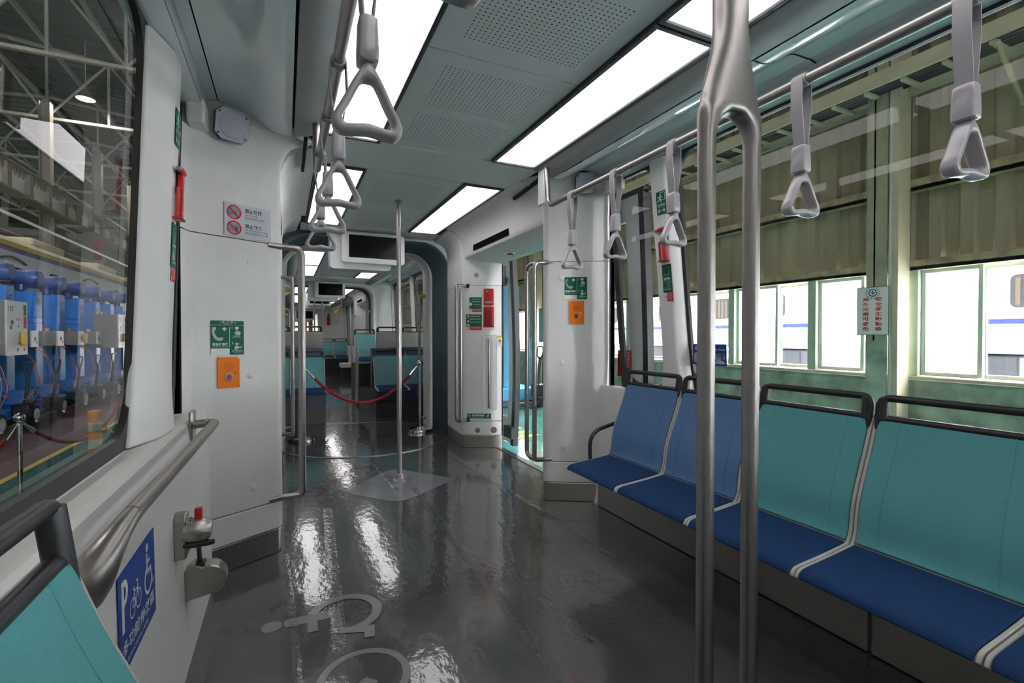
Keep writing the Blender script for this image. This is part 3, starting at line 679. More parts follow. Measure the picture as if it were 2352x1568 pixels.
# ------------------------------------------------------------------ seats
SEATP = [(.0, .420), (.008, .436), (.03, .444), (.10, .450), (.20, .459), (.295, .470)]          # pad, depth from front edge
BACKP = [(.295, .470), (.315, .512), (.328, .603), (.358, .692), (.400, .794), (.430, .880), (.438, .905)]
SEATP = curve_smooth(SEATP, 3); BACKP = curve_smooth(BACKP, 3)
def seat(s, y0, y1, up, label, group, wrap=False, to=None, seatmat='seat_blue', parts=True):
    """one moulded seat of a wall bench; `to` maps (depth, along, z) to the world"""
    x_front = X(s, .640 if s > 0 else .678)
    if to is None: to = lambda d, y, z: (x_front+s*d, y, z)
    yc = (y0+y1)/2; root = thing('passenger_chair', label, 'chair', to(.2, yc, .42), group); g = .004; rim = .014
    def sheet(P, a, bq, off, rnd=0., bend=.0):
        rs = []
        n = 10
        for (d, z) in P:
            row = []
            for k in range(n+1):
                q = k/n; y = a+(bq-a)*q; e = bend*(2*q-1)**2
                row.append(to(d-e, y, z))
            rs.append(row)
        return rs
    # shell: ribbon profile with thickness
    fullP = SEATP+BACKP[1:]
    def thick(P, a, bq, t0, t1, mb, mi=0):
        top = []; bot = []
        for i, (d, z) in enumerate(P):
            p0 = Vector(P[max(0, i-1)]); p1 = Vector(P[min(len(P)-1, i+1)]); tt = (p1-p0).normalized(); nn = Vector((-tt.y, tt.x))
            top.append((d+nn.x*t1, z+nn.y*t1)); bot.append((d+nn.x*t0, z+nn.y*t0))
        poly = top+bot[::-1]; n = len(poly)
        v = [to(d, a, z) for d, z in poly]+[to(d, bq, z) for d, z in poly]; L = len(P)
        fs = [[i, (i+1) % n, n+(i+1) % n, n+i] for i in range(n)]
        for o in (0, n):
            for i in range(L-1): fs.append([o+i, o+i+1, o+n-2-i, o+n-1-i])
        mb.add(v, fs, mi)
    m = MB(); thick(fullP, y0+g/2, y1-g/2, -.030, -.004, m)
    sh = m.build('shell', 'seat_shell', root, bevel=.006)
    m = MB(); thick(fullP, y0+g/2, y0+rim, -.006, .004, m); thick(fullP, y1-rim, y1-g/2, -.006, .004, m); thick(fullP[:4], y0+rim, y1-rim, -.006, .001, m); m.build('rim', 'seat_shell', root, bevel=.003)
    m = MB(); thick(SEATP, y0+rim+.002, y1-rim-.002, -.006, .008, m); m.build('seat_pad', seatmat, root, bevel=.006)
    m = MB(); thick(BACKP[1:], y0+rim+.002, y1-rim-.002, -.006, .008, m); bk = m.build('back_pad', up, root, bevel=.006)
    for fr in (.17, .83):
        yy = y0+(y1-y0)*fr; m = MB(); m.tube([to(d-.0085, yy+(.5-fr)*.06*(z-.47), z+.0) for d, z in BACKP[2:-1]], .0016, 6); m.build('seam', up, bk)
    # black head rail with a slot
    dz = [(.436, .895), (.440, .915), (.450, .985)]
    def hp(y, z): return to(.436+(z-.895)*.13, y, z)
    m = MB(); a, c = y0+.006, y1-.006
    P = [hp(a+.012, .868), hp(a+.012, .905)]+[]
    loop = fillet([hp(a+.010, .865), hp(a+.010, .978), hp(c-.010, .978), hp(c-.010, .865)], .035, 8)
    m.tube(loop, .0130, 10)
    m.tube([hp(a+.012, .906), hp(c-.012, .906)], .0120, 10)
    for e, sg in ((a, 1), (c, -1)):
        m.tube([hp(e+sg*.022, .90), hp(e+sg*.022, .975)], .017, 10)
    m.build('head_rail', 'black_plastic', root)
    return root
edges = [2.405, 1.94, 1.475, 1.01, .545, .08, -.385]
names = [('seat_lightblue', 'light blue bench seat at the far end, beside the curved black armrest'), ('seat_lightblue', 'light blue bench seat partly hidden by the forked pole'),
         ('seat_teal', 'teal bench seat just right of the forked pole, next to the light blue one'), ('seat_teal', 'large teal bench seat filling the lower right of the frame'),
         ('seat_teal', 'teal bench seat cut off by the lower right corner, only its pad corner showing'), ('seat_teal', 'teal bench seat behind the viewpoint, out of the frame')]
for i, (u, lb) in enumerate(names[:5]): seat(1, edges[i+1], edges[i], u, lb, 'wall bench seats')
t = thing('armrest', 'curved black armrest loop at the end of the bench, against the white pillar', 'armrest', (1.70, 2.42, .47))
m = MB(); m.tube(fillet([(1.66, 2.415, .43), (1.658, 2.42, .615), (1.86, 2.42, .66)], .17, 14), .0115, 12); m.build('bar', 'black_plastic', t)
for k, (a, bq) in enumerate(((1.06, 2.80), (-.40, 1.05))):
    m = MB(); m.box(1.985, a, .004, 2.006, bq-.004, .328); o = m.build('bench_plinth', 'plinth_steel', bevel=.003)
    tag(o, ('brushed steel plinth panel under the light blue seats', 'brushed steel plinth panel under the nearest teal seats')[k], 'plinth', 'bench plinth panels')
m = MB(); m.prism([(1.72, .415), (2.005, .43), (2.005, .36), (1.99, .33), (1.80, .385)], -.40, 2.36); o = m.build('bench_bracket', 'seat_shell'); tag(o, 'pale support beam carrying the wall bench under the seats', 'support beam')
seat(-1, .385, .85, 'seat_teal', 'teal seat in the lower left foreground with a black head rail', 'wall seats on the wheelchair side')
seat(-1, -.08, .385, 'seat_teal', 'teal seat on the wheelchair side, next behind the foreground one', 'wall seats on the wheelchair side')
m = MB(); m.box(-.316, -.1, .004, -.296, .84, .328); o = m.build('bench_plinth', 'plinth_steel'); tag(o, 'brushed steel plinth under the seat in the lower left corner', 'plinth')
m = MB(); m.prism([(-.08, .415), (-.318, .43), (-.318, .36), (-.30, .33), (-.16, .385)], -.1, .80); o = m.build('bench_bracket', 'seat_shell'); tag(o, 'pale support beam under the lower left seat', 'support beam')
m = MB(); m.tube(fillet([(.0, .862, .43), (.002, .867, .61), (-.19, .867, .655)], .17, 14), .0115, 12); o = m.build('armrest', 'black_plastic'); tag(o, 'curved black armrest by the lower left seat', 'armrest')

# transverse seats beyond the bellows
def row_seat(x0, x1, y, zf, label, back='seat_teal', face=-1, film=False, group='transverse seats beyond the bellows'):
    """face -1: pad towards the viewer (-y).  zf = platform height"""
    to = lambda d, a, z: (a, y+face*-1*(d-.2)*1.0, z+zf)
    r = seat(1, x0, x1, back, label, group, to=to)
    if film:
        m = MB(); random.seed(int(x0*100)+5); rs = []
        for i in range(13):
            z = .46+(.46)*i/12; dd = None
            dd = .30+.14*(i/12)**1.2
            rs.append([to(dd-.022+random.uniform(-.008, .004), x0+.015+(x1-x0-.03)*k/9, z) for k in range(10)])
        m.rings(rs, closed=False, caps=False); m.build('film_cover', 'plastic_film', r, smooth=25)
    return r
row_seat(-.36, .07, 7.05, 0, 'teal seat facing us beyond the bellows, behind the steel handles by the wall'); row_seat(.075, .505, 7.05, 0, 'teal seat facing us beyond the bellows, on the aisle at the rope end')
row_seat(1.165, 1.60, 7.05, 0, 'film-covered teal seat facing us, aisle seat behind the centre pole', film=True); row_seat(1.605, 2.04, 7.05, 0, 'film-covered teal seat facing us, window seat behind the far rope post', film=True)
for x0, x1, w in ((-.34, .50, 'wheelchair side'), (1.17, 2.03, 'window side')):
    m = MB(); m.box(x0, 7.05, 0, x1, 7.615, .28); m.box(x0, 6.98, .28, x1, 7.60, .42, 1); o = m.build('seat_podium', ['dark_plinth', 'plinth_blue']); tag(o, 'dark blue seat podium below the transverse seats, %s' % w, 'podium')
    m = MB(); m.box(x0, 7.34, .425, x1, 7.56, 1.02); o = m.build('seat_box', 'plinth_blue', bevel=.02); tag(o, 'dark blue box between the back-to-back seats, %s' % w, 'seat box')
    m = MB(); m.box(x0, 7.62, 0, x1, 8.85, .30); o = m.build('bogie_platform', 'dark_plinth'); tag(o, 'dark raised floor platform behind the teal seats, %s' % w, 'platform')
row_seat(-.36, .07, 7.85, .35, 'raised seat turned away from us, by the wall behind the teal pair', face=1, back='seat_blue'); row_seat(.075, .505, 7.85, .35, 'raised seat turned away from us, on the aisle behind the rope', face=1, back='seat_blue')
row_seat(1.27, 1.66, 7.85, .35, 'raised grey-backed seat turned away, right of the centre pole', face=1, back='seat_blue'); row_seat(1.665, 2.05, 7.85, .35, 'raised grey-backed seat turned away, by the side window', face=1, back='seat_blue')
row_seat(1.14, 1.53, 9.0, .33, 'film-covered single teal seat on a platform beside the aisle', film=True)
m = MB(); m.box(1.14, 8.86, 0, 2.0, 9.6, .70); o = m.build('equipment_podium', 'dark_plinth'); tag(o, 'dark podium under the single teal aisle seat', 'podium')
m = MB(); m.prism([(1.09, .05), (1.13, .05), (1.13, 1.0), (1.11, 1.03), (1.09, 1.0)], 8.5, 8.62); o = m.build('aisle_partition', 'shell_back', bevel=.01); tag(o, 'narrow grey partition post beside the single aisle seat', 'partition')
for i, (x0, x1) in enumerate(((.98, 1.36), (1.365, 1.75))):
    row_seat(x0, x1, 15.6, .12, ('film-covered teal seat at the far end of the car, nearer the aisle', 'film-covered teal seat at the far end of the car, by the wall')[i], film=True, group='seats at the far end')
m = MB(); m.box(.98, 15.5, 0, 1.75, 16.0, .5); o = m.build('seat_podium', 'dark_plinth'); tag(o, 'dark podium under the seats at the far end', 'podium')
m = MB(); m.box(1.40, 14.15, .30, 1.80, 14.65, .42); m.box(1.45, 14.2, 0, 1.80, 14.65, .30, 1); o = m.build('side_bench', ['white_panel', 'dark_plinth'], bevel=.01); tag(o, 'pale side bench far down the car beyond the single seat', 'bench')

# ------------------------------------------------------------------ screens
def screen(yy, label, x0=.535, x1=1.185, z0=1.965, z1=2.285):
    t = thing('passenger_screen', label, 'screen', ((x0+x1)/2, yy, 2.28)); xm = (x0+x1)/2
    m = MB(); rs = []
    for y, e in ((yy-.035, .012), (yy-.03, .0), (yy+.03, 0), (yy+.05, .02)): rs.append([(a, y, c) for a, c in rrect(x0+e, z0+e, x1-e, z1-e*.2, .035, 5)])
    m.rings(rs); m.build('casing', 'white_panel', t, smooth=35)
    m = MB(); m.box(x0+.07, yy-.042, z0+.055, x1-.05, yy-.033, z1-.03); m.build('display', 'screen_black', t, bevel=.003)
    m = MB(); rs = []
    for y, e in ((yy+.05, .0), (yy+.30, .0), (yy+.36, .02), (yy+.37, .05)): rs.append([(a, y, c) for a, c in rrect(x0-.11+e, z0-.06+e, x1-.13-e, 2.31, .04, 5)])
    m.rings(rs); m.build('mount_housing', 'ceiling_paint', t, smooth=35)
screen(5.30, 'large black passenger screen in a white casing, hung before the first bellows')
screen(10.45, 'smaller-looking second black screen in a white casing, further down the car', x0=.54, x1=1.12)
screen(13.3, 'third black passenger screen, seen below the second one', x0=.50, x1=1.08); screen(18.6, 'farthest black passenger screen, near the end of the car', x0=.30, x1=.95, z0=1.75, z1=2.1)
for i, x in enumerate((.66, .86)):
    m = MB(); m.tube([(x, 12.9+.3*i, 0), (x, 12.9+.3*i, 2.30)], .018, 10); o = m.build('distant_pole', 'satin_steel'); tag(o, ('thin steel pole far down the car, the one nearer the wheelchair side', 'thin steel pole far down the car, just beside the third screen')[i], 'pole')
# distant wrapped straps
def bag_strap(x, y, label):
    t = thing('wrapped_strap', label, 'strap', (x, y, 2.0), 'film-wrapped straps far down the car')
    m = MB(); m.box(x-.03, y-.02, 1.90, x+.03, y+.02, 2.0); m.build('tape_tag', 'tape_yellow', t, bevel=.005)
    m = MB(); m.rings([[(x+a*c, y+a*d, z) for c, d in ((1, .5), (-1, .5), (-1, -.5), (1, -.5))] for a, z in ((.03, 1.99), (.04, 1.85), (.05, 1.72), (.085, 1.58), (.08, 1.55))]); m.build('film_bag', 'plastic_film', t)
    m = MB(); m.ribbon([(x, y, 2.062), (x-.021, y, 2.045), (x-.02, y, 2.0), (x-.012, y, 1.8), (x, y, 1.78), (x+.012, y, 1.8), (x+.02, y, 2.0), (x+.021, y, 2.045), (x, y, 2.062)], .03, .004, (0, 1, 0)); m.box(x-.045, y-.012, 1.60, x+.045, y+.012, 1.615); m.build('webbing', 'strap_grey', t)
for i in range(4): bag_strap(1.43, 14.5+.55*i, 'film-wrapped strap with yellow tape far down the car, %s of the bunch' % ('nearest', 'second', 'third', 'farthest')[i])
m = MB(); m.tube([(1.43, 14.2, 2.04), (1.43, 18, 2.04)], .0175, 10); m.tube([(1.43, 14.2, 2.04), (1.43, 14.2, 2.3)], .0175, 10); o = m.build('overhead_handrail', 'satin_steel'); tag(o, 'distant overhead handrail carrying the film-wrapped straps', 'handrail')
# things at the far cab end
m = MB(); m.box(.42, 19.2, 1.0, .72, 19.25, 1.95); o = m.build('cab_notice_panel', 'brick_orange'); tag(o, 'orange panel seen through the cab partition at the end of the car', 'panel')
m = MB(); m.box(.78, 19.2, 1.0, .92, 19.25, 1.85); o = m.build('cab_notice_panel', 'tan'); tag(o, 'narrow tan panel beside the orange one at the end of the car', 'panel')
t = thing('fire_extinguisher', 'small red fire extinguisher on the far end wall', 'extinguisher', (1.47, 19.14, 1.6))
m = MB(); m.lathe([(.0001, 0), (.05, 0), (.055, .02), (.055, .30), (.02, .35), (.0001, .35)], (1.47, 19.14, 1.60), 14); m.build('cylinder', 'red_plastic', t)
m = MB(); m.box(1.44, 19.11, 1.95, 1.50, 19.17, 2.0); m.build('valve', 'black_plastic', t)
# ------------------------------------------------------------------ rope barrier
def stanchion(x, y, label, h=.90, z0=0., group='chrome rope posts'):
    t = thing('rope_post', label, 'rope post', (x, y, z0), group)
    m = MB(); m.lathe([(.0001, 0), (.15, 0), (.155, .004), (.155, .03), (.15, .036), (.05, .045), (.03, .06), (.0001, .06)], (x, y, z0+.001), 32); m.build('base', 'chrome', t)
    m = MB(); m.lathe([(.019, .05), (.019, h-.10), (.0001, h-.10)], (x, y, z0), 16); m.build('post', 'chrome', t)
    m = MB(); m.lathe([(.0001, h-.115), (.034, h-.115), (.036, h-.11), (.034, h-.10), (.02, h-.09)]+[(.042*math.sin(a), h-.045-.042*math.cos(a)) for a in [PI*k/12 for k in range(2, 13)]], (x, y, z0), 24); m.build('ball_top', 'chrome', t)
    return t
def rope(a, bq, sag, label, group='red velvet ropes'):
    a, bq = Vector(a), Vector(bq); t = thing('velvet_rope', label, 'rope', tuple((a+bq)/2), group); n = 28
    P = [a.lerp(bq, k/n)-Vector((0, 0, sag*4*(k/n)*(1-k/n))) for k in range(n+1)]
    m = MB(); m.tube(P[2:-2], .0165, 12); m.build('rope_body', 'velvet_red', t)
    m = MB(); m.tube(P[:3], [.006, .014, .0185], 10); m.build('end_hook', 'chrome', t); m = MB(); m.tube(P[-3:], [.0185, .014, .006], 10); m.build('end_hook', 'chrome', t)
stanchion(.173, 5.97, 'chrome rope post standing behind the big steel handle, only its base showing'); stanchion(1.527, 5.94, 'chrome rope post with ball top beside the bellows')
rope((.21, 5.97, .82), (1.49, 5.94, .82), .42, 'red velvet rope sagging across the aisle before the teal seats')

# ------------------------------------------------------------------ floor markings and tape
m = Flat((0, 0, .0006), (1, 0, 0), (0, 1, 0)); cx, cy = .845, 3.9
D = []
pts = [(.395, 3.865), (.87, 4.40), (1.29, 3.84), (.74, 3.44)]
fp = fillet([(*p, 0) for p in [pts[0]]+pts[1:]+[pts[0]]], [0, .22, .14, .18, 0], 8)
fp = fillet([((pts[0][0]+pts[1][0])/2, (pts[0][1]+pts[1][1])/2, 0), (*pts[1], 0), (*pts[2], 0), (*pts[3], 0), (*pts[0], 0), ((pts[0][0]+pts[1][0])/2, (pts[0][1]+pts[1][1])/2, 0)], [0, .16, .12, .16, .12, 0], 8)[:-1]
m.poly([(p.x, p.y) for p in fp], 0, 1); o = m.build('floor_diamond', 'diamond'); tag(o, 'pale rounded diamond inlay on the floor around the centre pole', 'floor inlay')
# wheelchair pictogram lying on the floor, head towards the wall
def person_sign(m, ox, oy, sc, ang, mi, k=2):
    lv = [k]
    ca, sa = math.cos(ang), math.sin(ang)
    T = lambda a, b: (ox+sc*(-a*ca-b*sa), oy+sc*(-a*sa+b*ca))
    m.poly([T(.09*math.cos(q)+.0, .90+.09*math.sin(q)) for q in [2*PI*j/20 for j in range(20)]], mi, k)
    def seg(p, q, w):
        p, q = Vector(p), Vector(q); d = (q-p).normalized(); e = Vector((-d.y, d.x))*w/2
        lv[0] += .5; m.poly([T(*v) for v in (p+e, p-e, q-e, q+e)], mi, lv[0])
    m.poly([T(.075*math.cos(q), .74+.055*math.sin(q)) for q in [2*PI*j/18 for j in range(18)]], mi, k)
    seg((0, .74), (.015, .30), .14); seg((.05, .545), (.25, .545), .09); seg((-.05, .33), (.34, .33), .10); seg((.315, .37), (.43, .06), .095); seg((.37, .045), (.56, .075), .09)
    n = 30; r0, r1 = .36, .265; v = []
    for j in range(n+1):
        q = math.radians(110+(355-110)*j/n)
        for r in (r1, r0): a, b = T(.06+r*math.cos(q), .24+r*math.sin(q)-.0); v.append(m.P(a, b, lv[0]+.5))
    m.add(v, [[2*j, 2*j+1, 2*j+3, 2*j+2] for j in range(n)], mi)
m = Flat((0, 0, .0006), (1, 0, 0), (0, 1, 0))
person_sign(m, .33, 2.20, .43, PI/2, 0, 1); o = m.build('wheelchair_floor_symbol', 'symbol_grey', smooth=0); tag(o, 'pale grey wheelchair symbol inlaid in the dark floor', 'floor symbol')
m = Flat((0, 0, .0006), (1, 0, 0), (0, 1, 0)); m.ring(.245, 1.735, .16, .028, 0, 1, 48); m.ring(.245, 1.32, .16, .028, 0, 1, 48); m.poly([(.20, 1.70), (.25, 1.735), (.285, 1.70), (.25, 1.55), (.22, 1.45), (.19, 1.45), (.22, 1.62)], 0, 1); o = m.build('bicycle_floor_symbol', 'symbol_grey', smooth=0); tag(o, 'pale grey bicycle wheel symbol at the bottom of the frame, on the floor', 'floor symbol')
def tape_strip(x0, y0, x1, y1, w, label, z=.0012):
    random.seed(int(x0*997+y0*31)); a = Vector((x0, y0, z)); bq = Vector((x1, y1, z)); d = (bq-a).normalized(); e = Vector((-d.y, d.x, 0)); n = max(6, int((bq-a).length/.06)); v = []
    for i in range(n+1):
        p = a.lerp(bq, i/n)
        for k in range(4): v.append(p+e*w*(k/3-.5)+Vector((random.uniform(-.003, .003), 0, random.uniform(0, .0028 if k in (1, 2) else .0006))))
    m = MB(); m.add(v, [[4*i+k, 4*i+k+1, 4*i+k+5, 4*i+k+4] for i in range(n) for k in range(3)]); o = m.build('clear_floor_tape', 'tape_clear', smooth=25); tag(o, label, 'tape', 'clear tape strips on the floor film')
tape_strip(.905, 3.75, .86, .6, .055, 'clear tape strip running from the pole foot towards the forked pole'); tape_strip(.26, 3.55, .18, 1.9, .06, 'shiny clear tape strip beside the big handle, through the reflection')
tape_strip(1.48, 4.55, 1.62, 2.1, .05, 'clear tape strip on the floor in front of the bench'); tape_strip(.70, 5.9, .78, 3.7, .04, 'clear tape strip behind the centre pole on the turntable')
tape_strip(-.285, 2.68, -.30, 1.7, .07, 'crumpled clear film edge along the wheelchair wall'); tape_strip(.0, 2.9, .05, 1.4, .03, 'thin clear tape strip nearest the wheelchair wall'); tape_strip(.42, 6.99, 1.2, 6.93, .04, 'clear tape strip across the aisle at the teal seats')
# ------------------------------------------------------------------ signs, intercoms, hammers
def frame_L(off=.0025):
    u = Vector((.275, .16, 0)).normalized(); n = u.cross(Vector((0, 0, 1))); return Vector((X(-1, 1.16), 2.785, 0))+n*off, u, n
def frame_R(off=.0025):
    u = Vector((.275, -.16, 0)).normalized(); n = u.cross(Vector((0, 0, 1))); return Vector((X(1, .885), 3.035, 0))+n*off, u, n
def frame_F(off=.0025, dy=0):
    u = Vector((.235, -.123, 0)).normalized(); n = u.cross(Vector((0, 0, 1))); return Vector((X(1, .885), 4.868+dy, 0))+n*off, u, n
UP = Vector((0, 0, 1))
def fl(fr, a, z): o, u, n = fr; return Flat(o+u*a+UP*z, u, UP)
def handset(m, a, b, h, mi):
    P = [(-.02, 1.0), (.20, 1.0), (.22, .78), (.10, .76), (.13, .55), (.28, .30), (.50, .22), (.58, .32), (.74, .16), (.52, .0), (.40, .0), (.18, .12), (.0, .40), (-.05, .70)]
    m.poly([(a+x*h, b+y*h) for x, y in P], mi)
def bust(m, a, b, h, mi):
    m.disc(a+.32*h, b+.80*h, .18*h, mi); m.poly([(a+.02*h, b), (a+.08*h, b+.50*h), (a+.28*h, b+.58*h), (a+.55*h, b+.50*h), (a+.75*h, b+.30*h), (a+.98*h, b+.55*h), (a+1.05*h, b+.45*h), (a+.80*h, b+.15*h), (a+.52*h, b+.28*h), (a+.50*h, b)], mi)
def hand(m, a, b, h, mi):
    m.rect(a+.10*h, b+.80*h, a+.55*h, b+1.1*h, mi); m.poly([(a+.26*h, b+.95*h), (a+.40*h, b+.95*h), (a+.40*h, b+.55*h), (a+.78*h, b+.45*h), (a+.82*h, b+.15*h), (a+.70*h, b), (a+.22*h, b), (a+.02*h, b+.30*h), (a+.06*h, b+.45*h), (a+.26*h, b+.35*h)], mi)
def runner(m, a, b, h, mi):
    m.disc(a+.55*h, b+.90*h, .09*h, mi)
    for p, q, t in (((.52, .80), (.40, .45), .16), ((.50, .76), (.25, .62), .08), ((.25, .62), (.12, .72), .08), ((.54, .74), (.72, .60), .08), ((.72, .60), (.86, .66), .07), ((.40, .46), (.20, .28), .11), ((.20, .28), (.02, .16), .09), ((.44, .46), (.62, .30), .11), ((.62, .30), (.56, .04), .09)):
        m.line((a+p[0]*h, b+p[1]*h), (a+q[0]*h, b+q[1]*h), t*h, mi)
def intercom_sign(fr, a, z, w, h, label, header=True):
    """top left corner at (a, z+h)"""
    m = fl(fr, a, z); hw = w*.555; hd = h*.12 if header else 0
    m.plate([(hw, 0), (w, 0), (w, h-hd-.002), (0, h-hd-.002), (0, h*.19), (hw, h*.19)], 0)
    m.rect(0, 0, hw-.001, h*.188, 1, 1)
    if header:
        m.plate([(0, h-hd), (w, h-hd), (w, h), (0, h)], 0)
        m.text('( 愛 心 鈴 )', w*.5, h-hd*.62, hd*.5, 1, al='c', w=w*.48); m.text('Call for aid', w*.5, h-hd*.9, hd*.2, 1, al='c', w=w*.22)
    H = h-hd
    handset(m, w*.05, H*.46, H*.46, 1); m.rect(w*.33, H*.84, w*.46, H*.885, 1); m.rect(w*.372, H*.80, w*.418, H*.925, 1)
    m.rect(w*.545, H*.26, w*.56, H*.93, 1)
    m.text('緊急對講機', w*.04, H*.31, H*.09, 1, w=w*.46, bold=.015); m.text('Emergency Intercom', w*.04, H*.25, H*.038, 1, w=w*.46)
    m.text('1', w*.62, H*.86, H*.075, 1, bold=.02); hand(m, w*.70, H*.66, H*.25, 1); m.text('按壓按鈕', w*.66, H*.60, H*.045, 1, w=w*.22); m.text('Press to Communicate', w*.63, H*.565, H*.02, 1, w=w*.28)
    m.text('2', w*.62, H*.36, H*.075, 1, bold=.02); bust(m, w*.70, H*.17, H*.24, 1); m.text('與司機員通話', w*.62, H*.10, H*.05, 1, w=w*.32); m.text('Contact the driver', w*.66, H*.055, H*.022, 1, w=w*.24)
    for r in (.02, .035): m.ring(w*.84, H*.365, H*r, H*.008, 1, a0=-45, a1=45, n=6)
    o = m.build('intercom_sign', ['sign_green', 'sign_white'], smooth=0); return tag(o, label, 'sign')
def intercom(fr, a, z, w, h, label):
    o, u, n = fr; c = o+u*(a+w/2)+UP*(z+h/2); t = thing('emergency_intercom', label, 'intercom', tuple(c))
    m = fl(fr, a, z); m.plate(rrect(0, 0, w, h, .004), 0, .004); m.step = .004
    for x, y in ((.006, .006), (w-.006, .006), (.006, h-.006), (w-.006, h-.006)): m.disc(x, y, .003, 1, 1.1)
    for i in range(-5, 6):
        for j in range(-5, 6):
            if i*i+j*j <= 27: m.disc(w*.5+i*.0048, h*.70+j*.0048, .0013, 2, 1.1, n=6)
    m.disc(w*.79, h*.48, .0045, 1, 1.1)
    m.build('face_plate', ['orange', 'chrome', 'ink'], t, smooth=30)
    m = MB(); m.lathe([(.0215, 0), (.0215, .006), (.018, .008), (.016, .006)], c+u*(.0)+UP*(-h*.15), 24, axis=n); m.build('button_ring', 'satin_steel', t)
    m = MB(); m.lathe([(.0165, .0), (.0165, .005), (.012, .007), (.0001, .0075)], c+UP*(-h*.15), 20, axis=n); m.build('call_button', 'deep_red', t)
L, R_, F_ = frame_L(), frame_R(), frame_F()
intercom_sign(L, -.020, 1.103, .158, .172, 'green emergency intercom sign with a header strip, above the orange intercom by the wheelchair bay')
intercom(L, .008, .935, .106, .157, 'orange emergency intercom on the white pillar by the wheelchair bay')
intercom_sign(R_, .109, 1.462, .160, .160, 'green emergency intercom sign on the pillar beside the bench, above the other orange intercom', header=False)
intercom(R_, .140, 1.284, .107, .166, 'orange emergency intercom on the white pillar beside the bench')
# no smoking / no eating
m = fl(L, .046, 1.708); w, h = .238, .168
m.plate([(0, 0), (w, 0), (w, h), (0, h)], 0)
for cy in (h*.72, h*.25):
    m.disc(.047, cy, .036, 0, 2, 32); 
cy = h*.72
for p, q in (((.025, cy-.012), (.062, cy-.001)), ((.024, cy-.006), (.060, cy+.006)), ((.062, cy-.001), (.060, cy+.006)), ((.030, cy+.004), (.024, cy+.010)), ((.024, cy+.010), (.030, cy+.018)), ((.036, cy+.006), (.032, cy+.016))): m.line(p, q, .0018, 2)
cy = h*.25
for k in range(3): m.poly(rrect(.021, cy-.012+.007*k, .044, cy-.0075+.007*k, .002, 2), 2)
m.poly([(.050, cy-.014), (.064, cy-.014), (.067, cy+.010), (.047, cy+.010)], 2); m.line((.053, cy+.010), (.050, cy+.020), .002, 2)
for cy in (h*.72, h*.25):
    m.ring(.047, cy, .036, .006, 1, 5, 36); m.line((.024, cy+.024), (.070, cy-.024), .006, 1, 5)
for (cy, a, bq, c, d) in ((h*.72, '禁止吸菸', 'No Smoking', '最高可罰新臺幣一萬圓', 'Violators will be fined up to NT$10,000'), (h*.25, '禁止飲食', 'No Eating and Drinking', '最高可罰新臺幣七千五百圓', 'Violators will be fined up to NT$7,500')):
    m.text(a, .102, cy+.006, .024, 2, w=.088, bold=.02); m.text(bq, .102, cy-.007, .009 if 'Sm' in bq else .0095, 2, w=.064 if 'Sm' in bq else .118, bold=.01); m.text(c, .102, cy-.021, .009, 2, w=.1 if 'Sm' in bq else .118); m.text(d, .102, cy-.028, .004, 2, w=.086)
o = m.build('prohibition_sign', ['sign_lilac', 'sign_red', 'ink'], smooth=0); tag(o, 'white no smoking and no eating sticker with two red rings on the pillar', 'sign')
# speakers
def speaker(c, n, label, r=.075, up=UP):
    n = Vector(n).normalized(); u = up.cross(n).normalized(); w = n.cross(u); c = Vector(c); t = thing('speaker', label, 'speaker', tuple(c), 'ceiling speakers')
    oc = [(r*1.0, r*.62), (r*.62, r*1.0), (-r*.62, r*1.0), (-r*1.0, r*.62), (-r*1.0, -r*.62), (-r*.62, -r*1.0), (r*.62, -r*1.0), (r*1.0, -r*.62)]
    m = MB(); m.rings([[c+u*a*k+w*bq*k+n*d for a, bq in oc] for k, d in ((1.03, -.02), (1.03, .004))]); m.rings([[c+u*a+w*bq+n*d for a, bq in oc] for d in (.002, .007)], 1)
    for a, bq in ((.8, .66), (-.8, .66), (.8, -.66), (-.8, -.66)): m.lathe([(.005, .007), (.004, .0085), (.0001, .0085)], c+u*a*r+w*bq*r, 10, 2, axis=n)
    m.build('mounting_plate', ['dark_frame', 'speaker_grille', 'ink'], t)
    m = MB(); m.lathe([(r*.86, .006), (r*.80, .012), (r*.4, .018), (.0001, .020)], c, 28, axis=n); m.build('grille', 'speaker_grille', t)
    return t
speaker((-.232, 2.75, 2.238), (.40, -.88, -.22), 'octagonal lilac-grey speaker high on the pillar above the no smoking sticker'); speaker((1.915, 2.845, 2.27), (-.40, -.88, -.22), 'octagonal lilac-grey speaker behind the overhead rail, above the bench pillar', r=.07)
# emergency boxes on the far pillar
o, u, n = F_
t = thing('emergency_door_release', 'two red emergency door release boxes in a recessed white panel', 'emergency release', tuple(o+u*.265+UP*1.5))
m = fl(F_, .192, 1.267); m.plate(rrect(0, 0, .148, .446, .02), 0, .006); m.build('recess_panel', 'white_panel', t, bevel=.003)
def pbox(a0, z0, a1, z1, d0, d1, name, mt, par, bev=.004):
    mm = fl(F_, 0, 0); P = rrect(a0, z0, a1, z1, .008, 4); k = len(P); v = [mm.o+u*a+UP*z+n*d for d in (d0, d1) for a, z in P]
    q = MB(); q.add(v, [[i, (i+1) % k, k+(i+1) % k, k+i] for i in range(k)]+[list(range(k))[::-1], [k+i for i in range(k)]]); return q.build(name, mt, par, bevel=bev)
b1 = pbox(.212, 1.520, .318, 1.698, .004, .022, 'upper_release_box', 'red_plastic', t)
m = MB(); m.lathe([(.013, .02), (.013, .026), (.0001, .026)], o+u*.245+UP*1.668, 16, axis=n); m.build('key_lock', 'chrome', b1)
pbox(.224, 1.540, .306, 1.566, .018, .0235, 'slot', 'satin_steel', b1, .003)
b2 = pbox(.208, 1.288, .320, 1.508, .004, .012, 'lower_release_box', 'red_plastic', t)
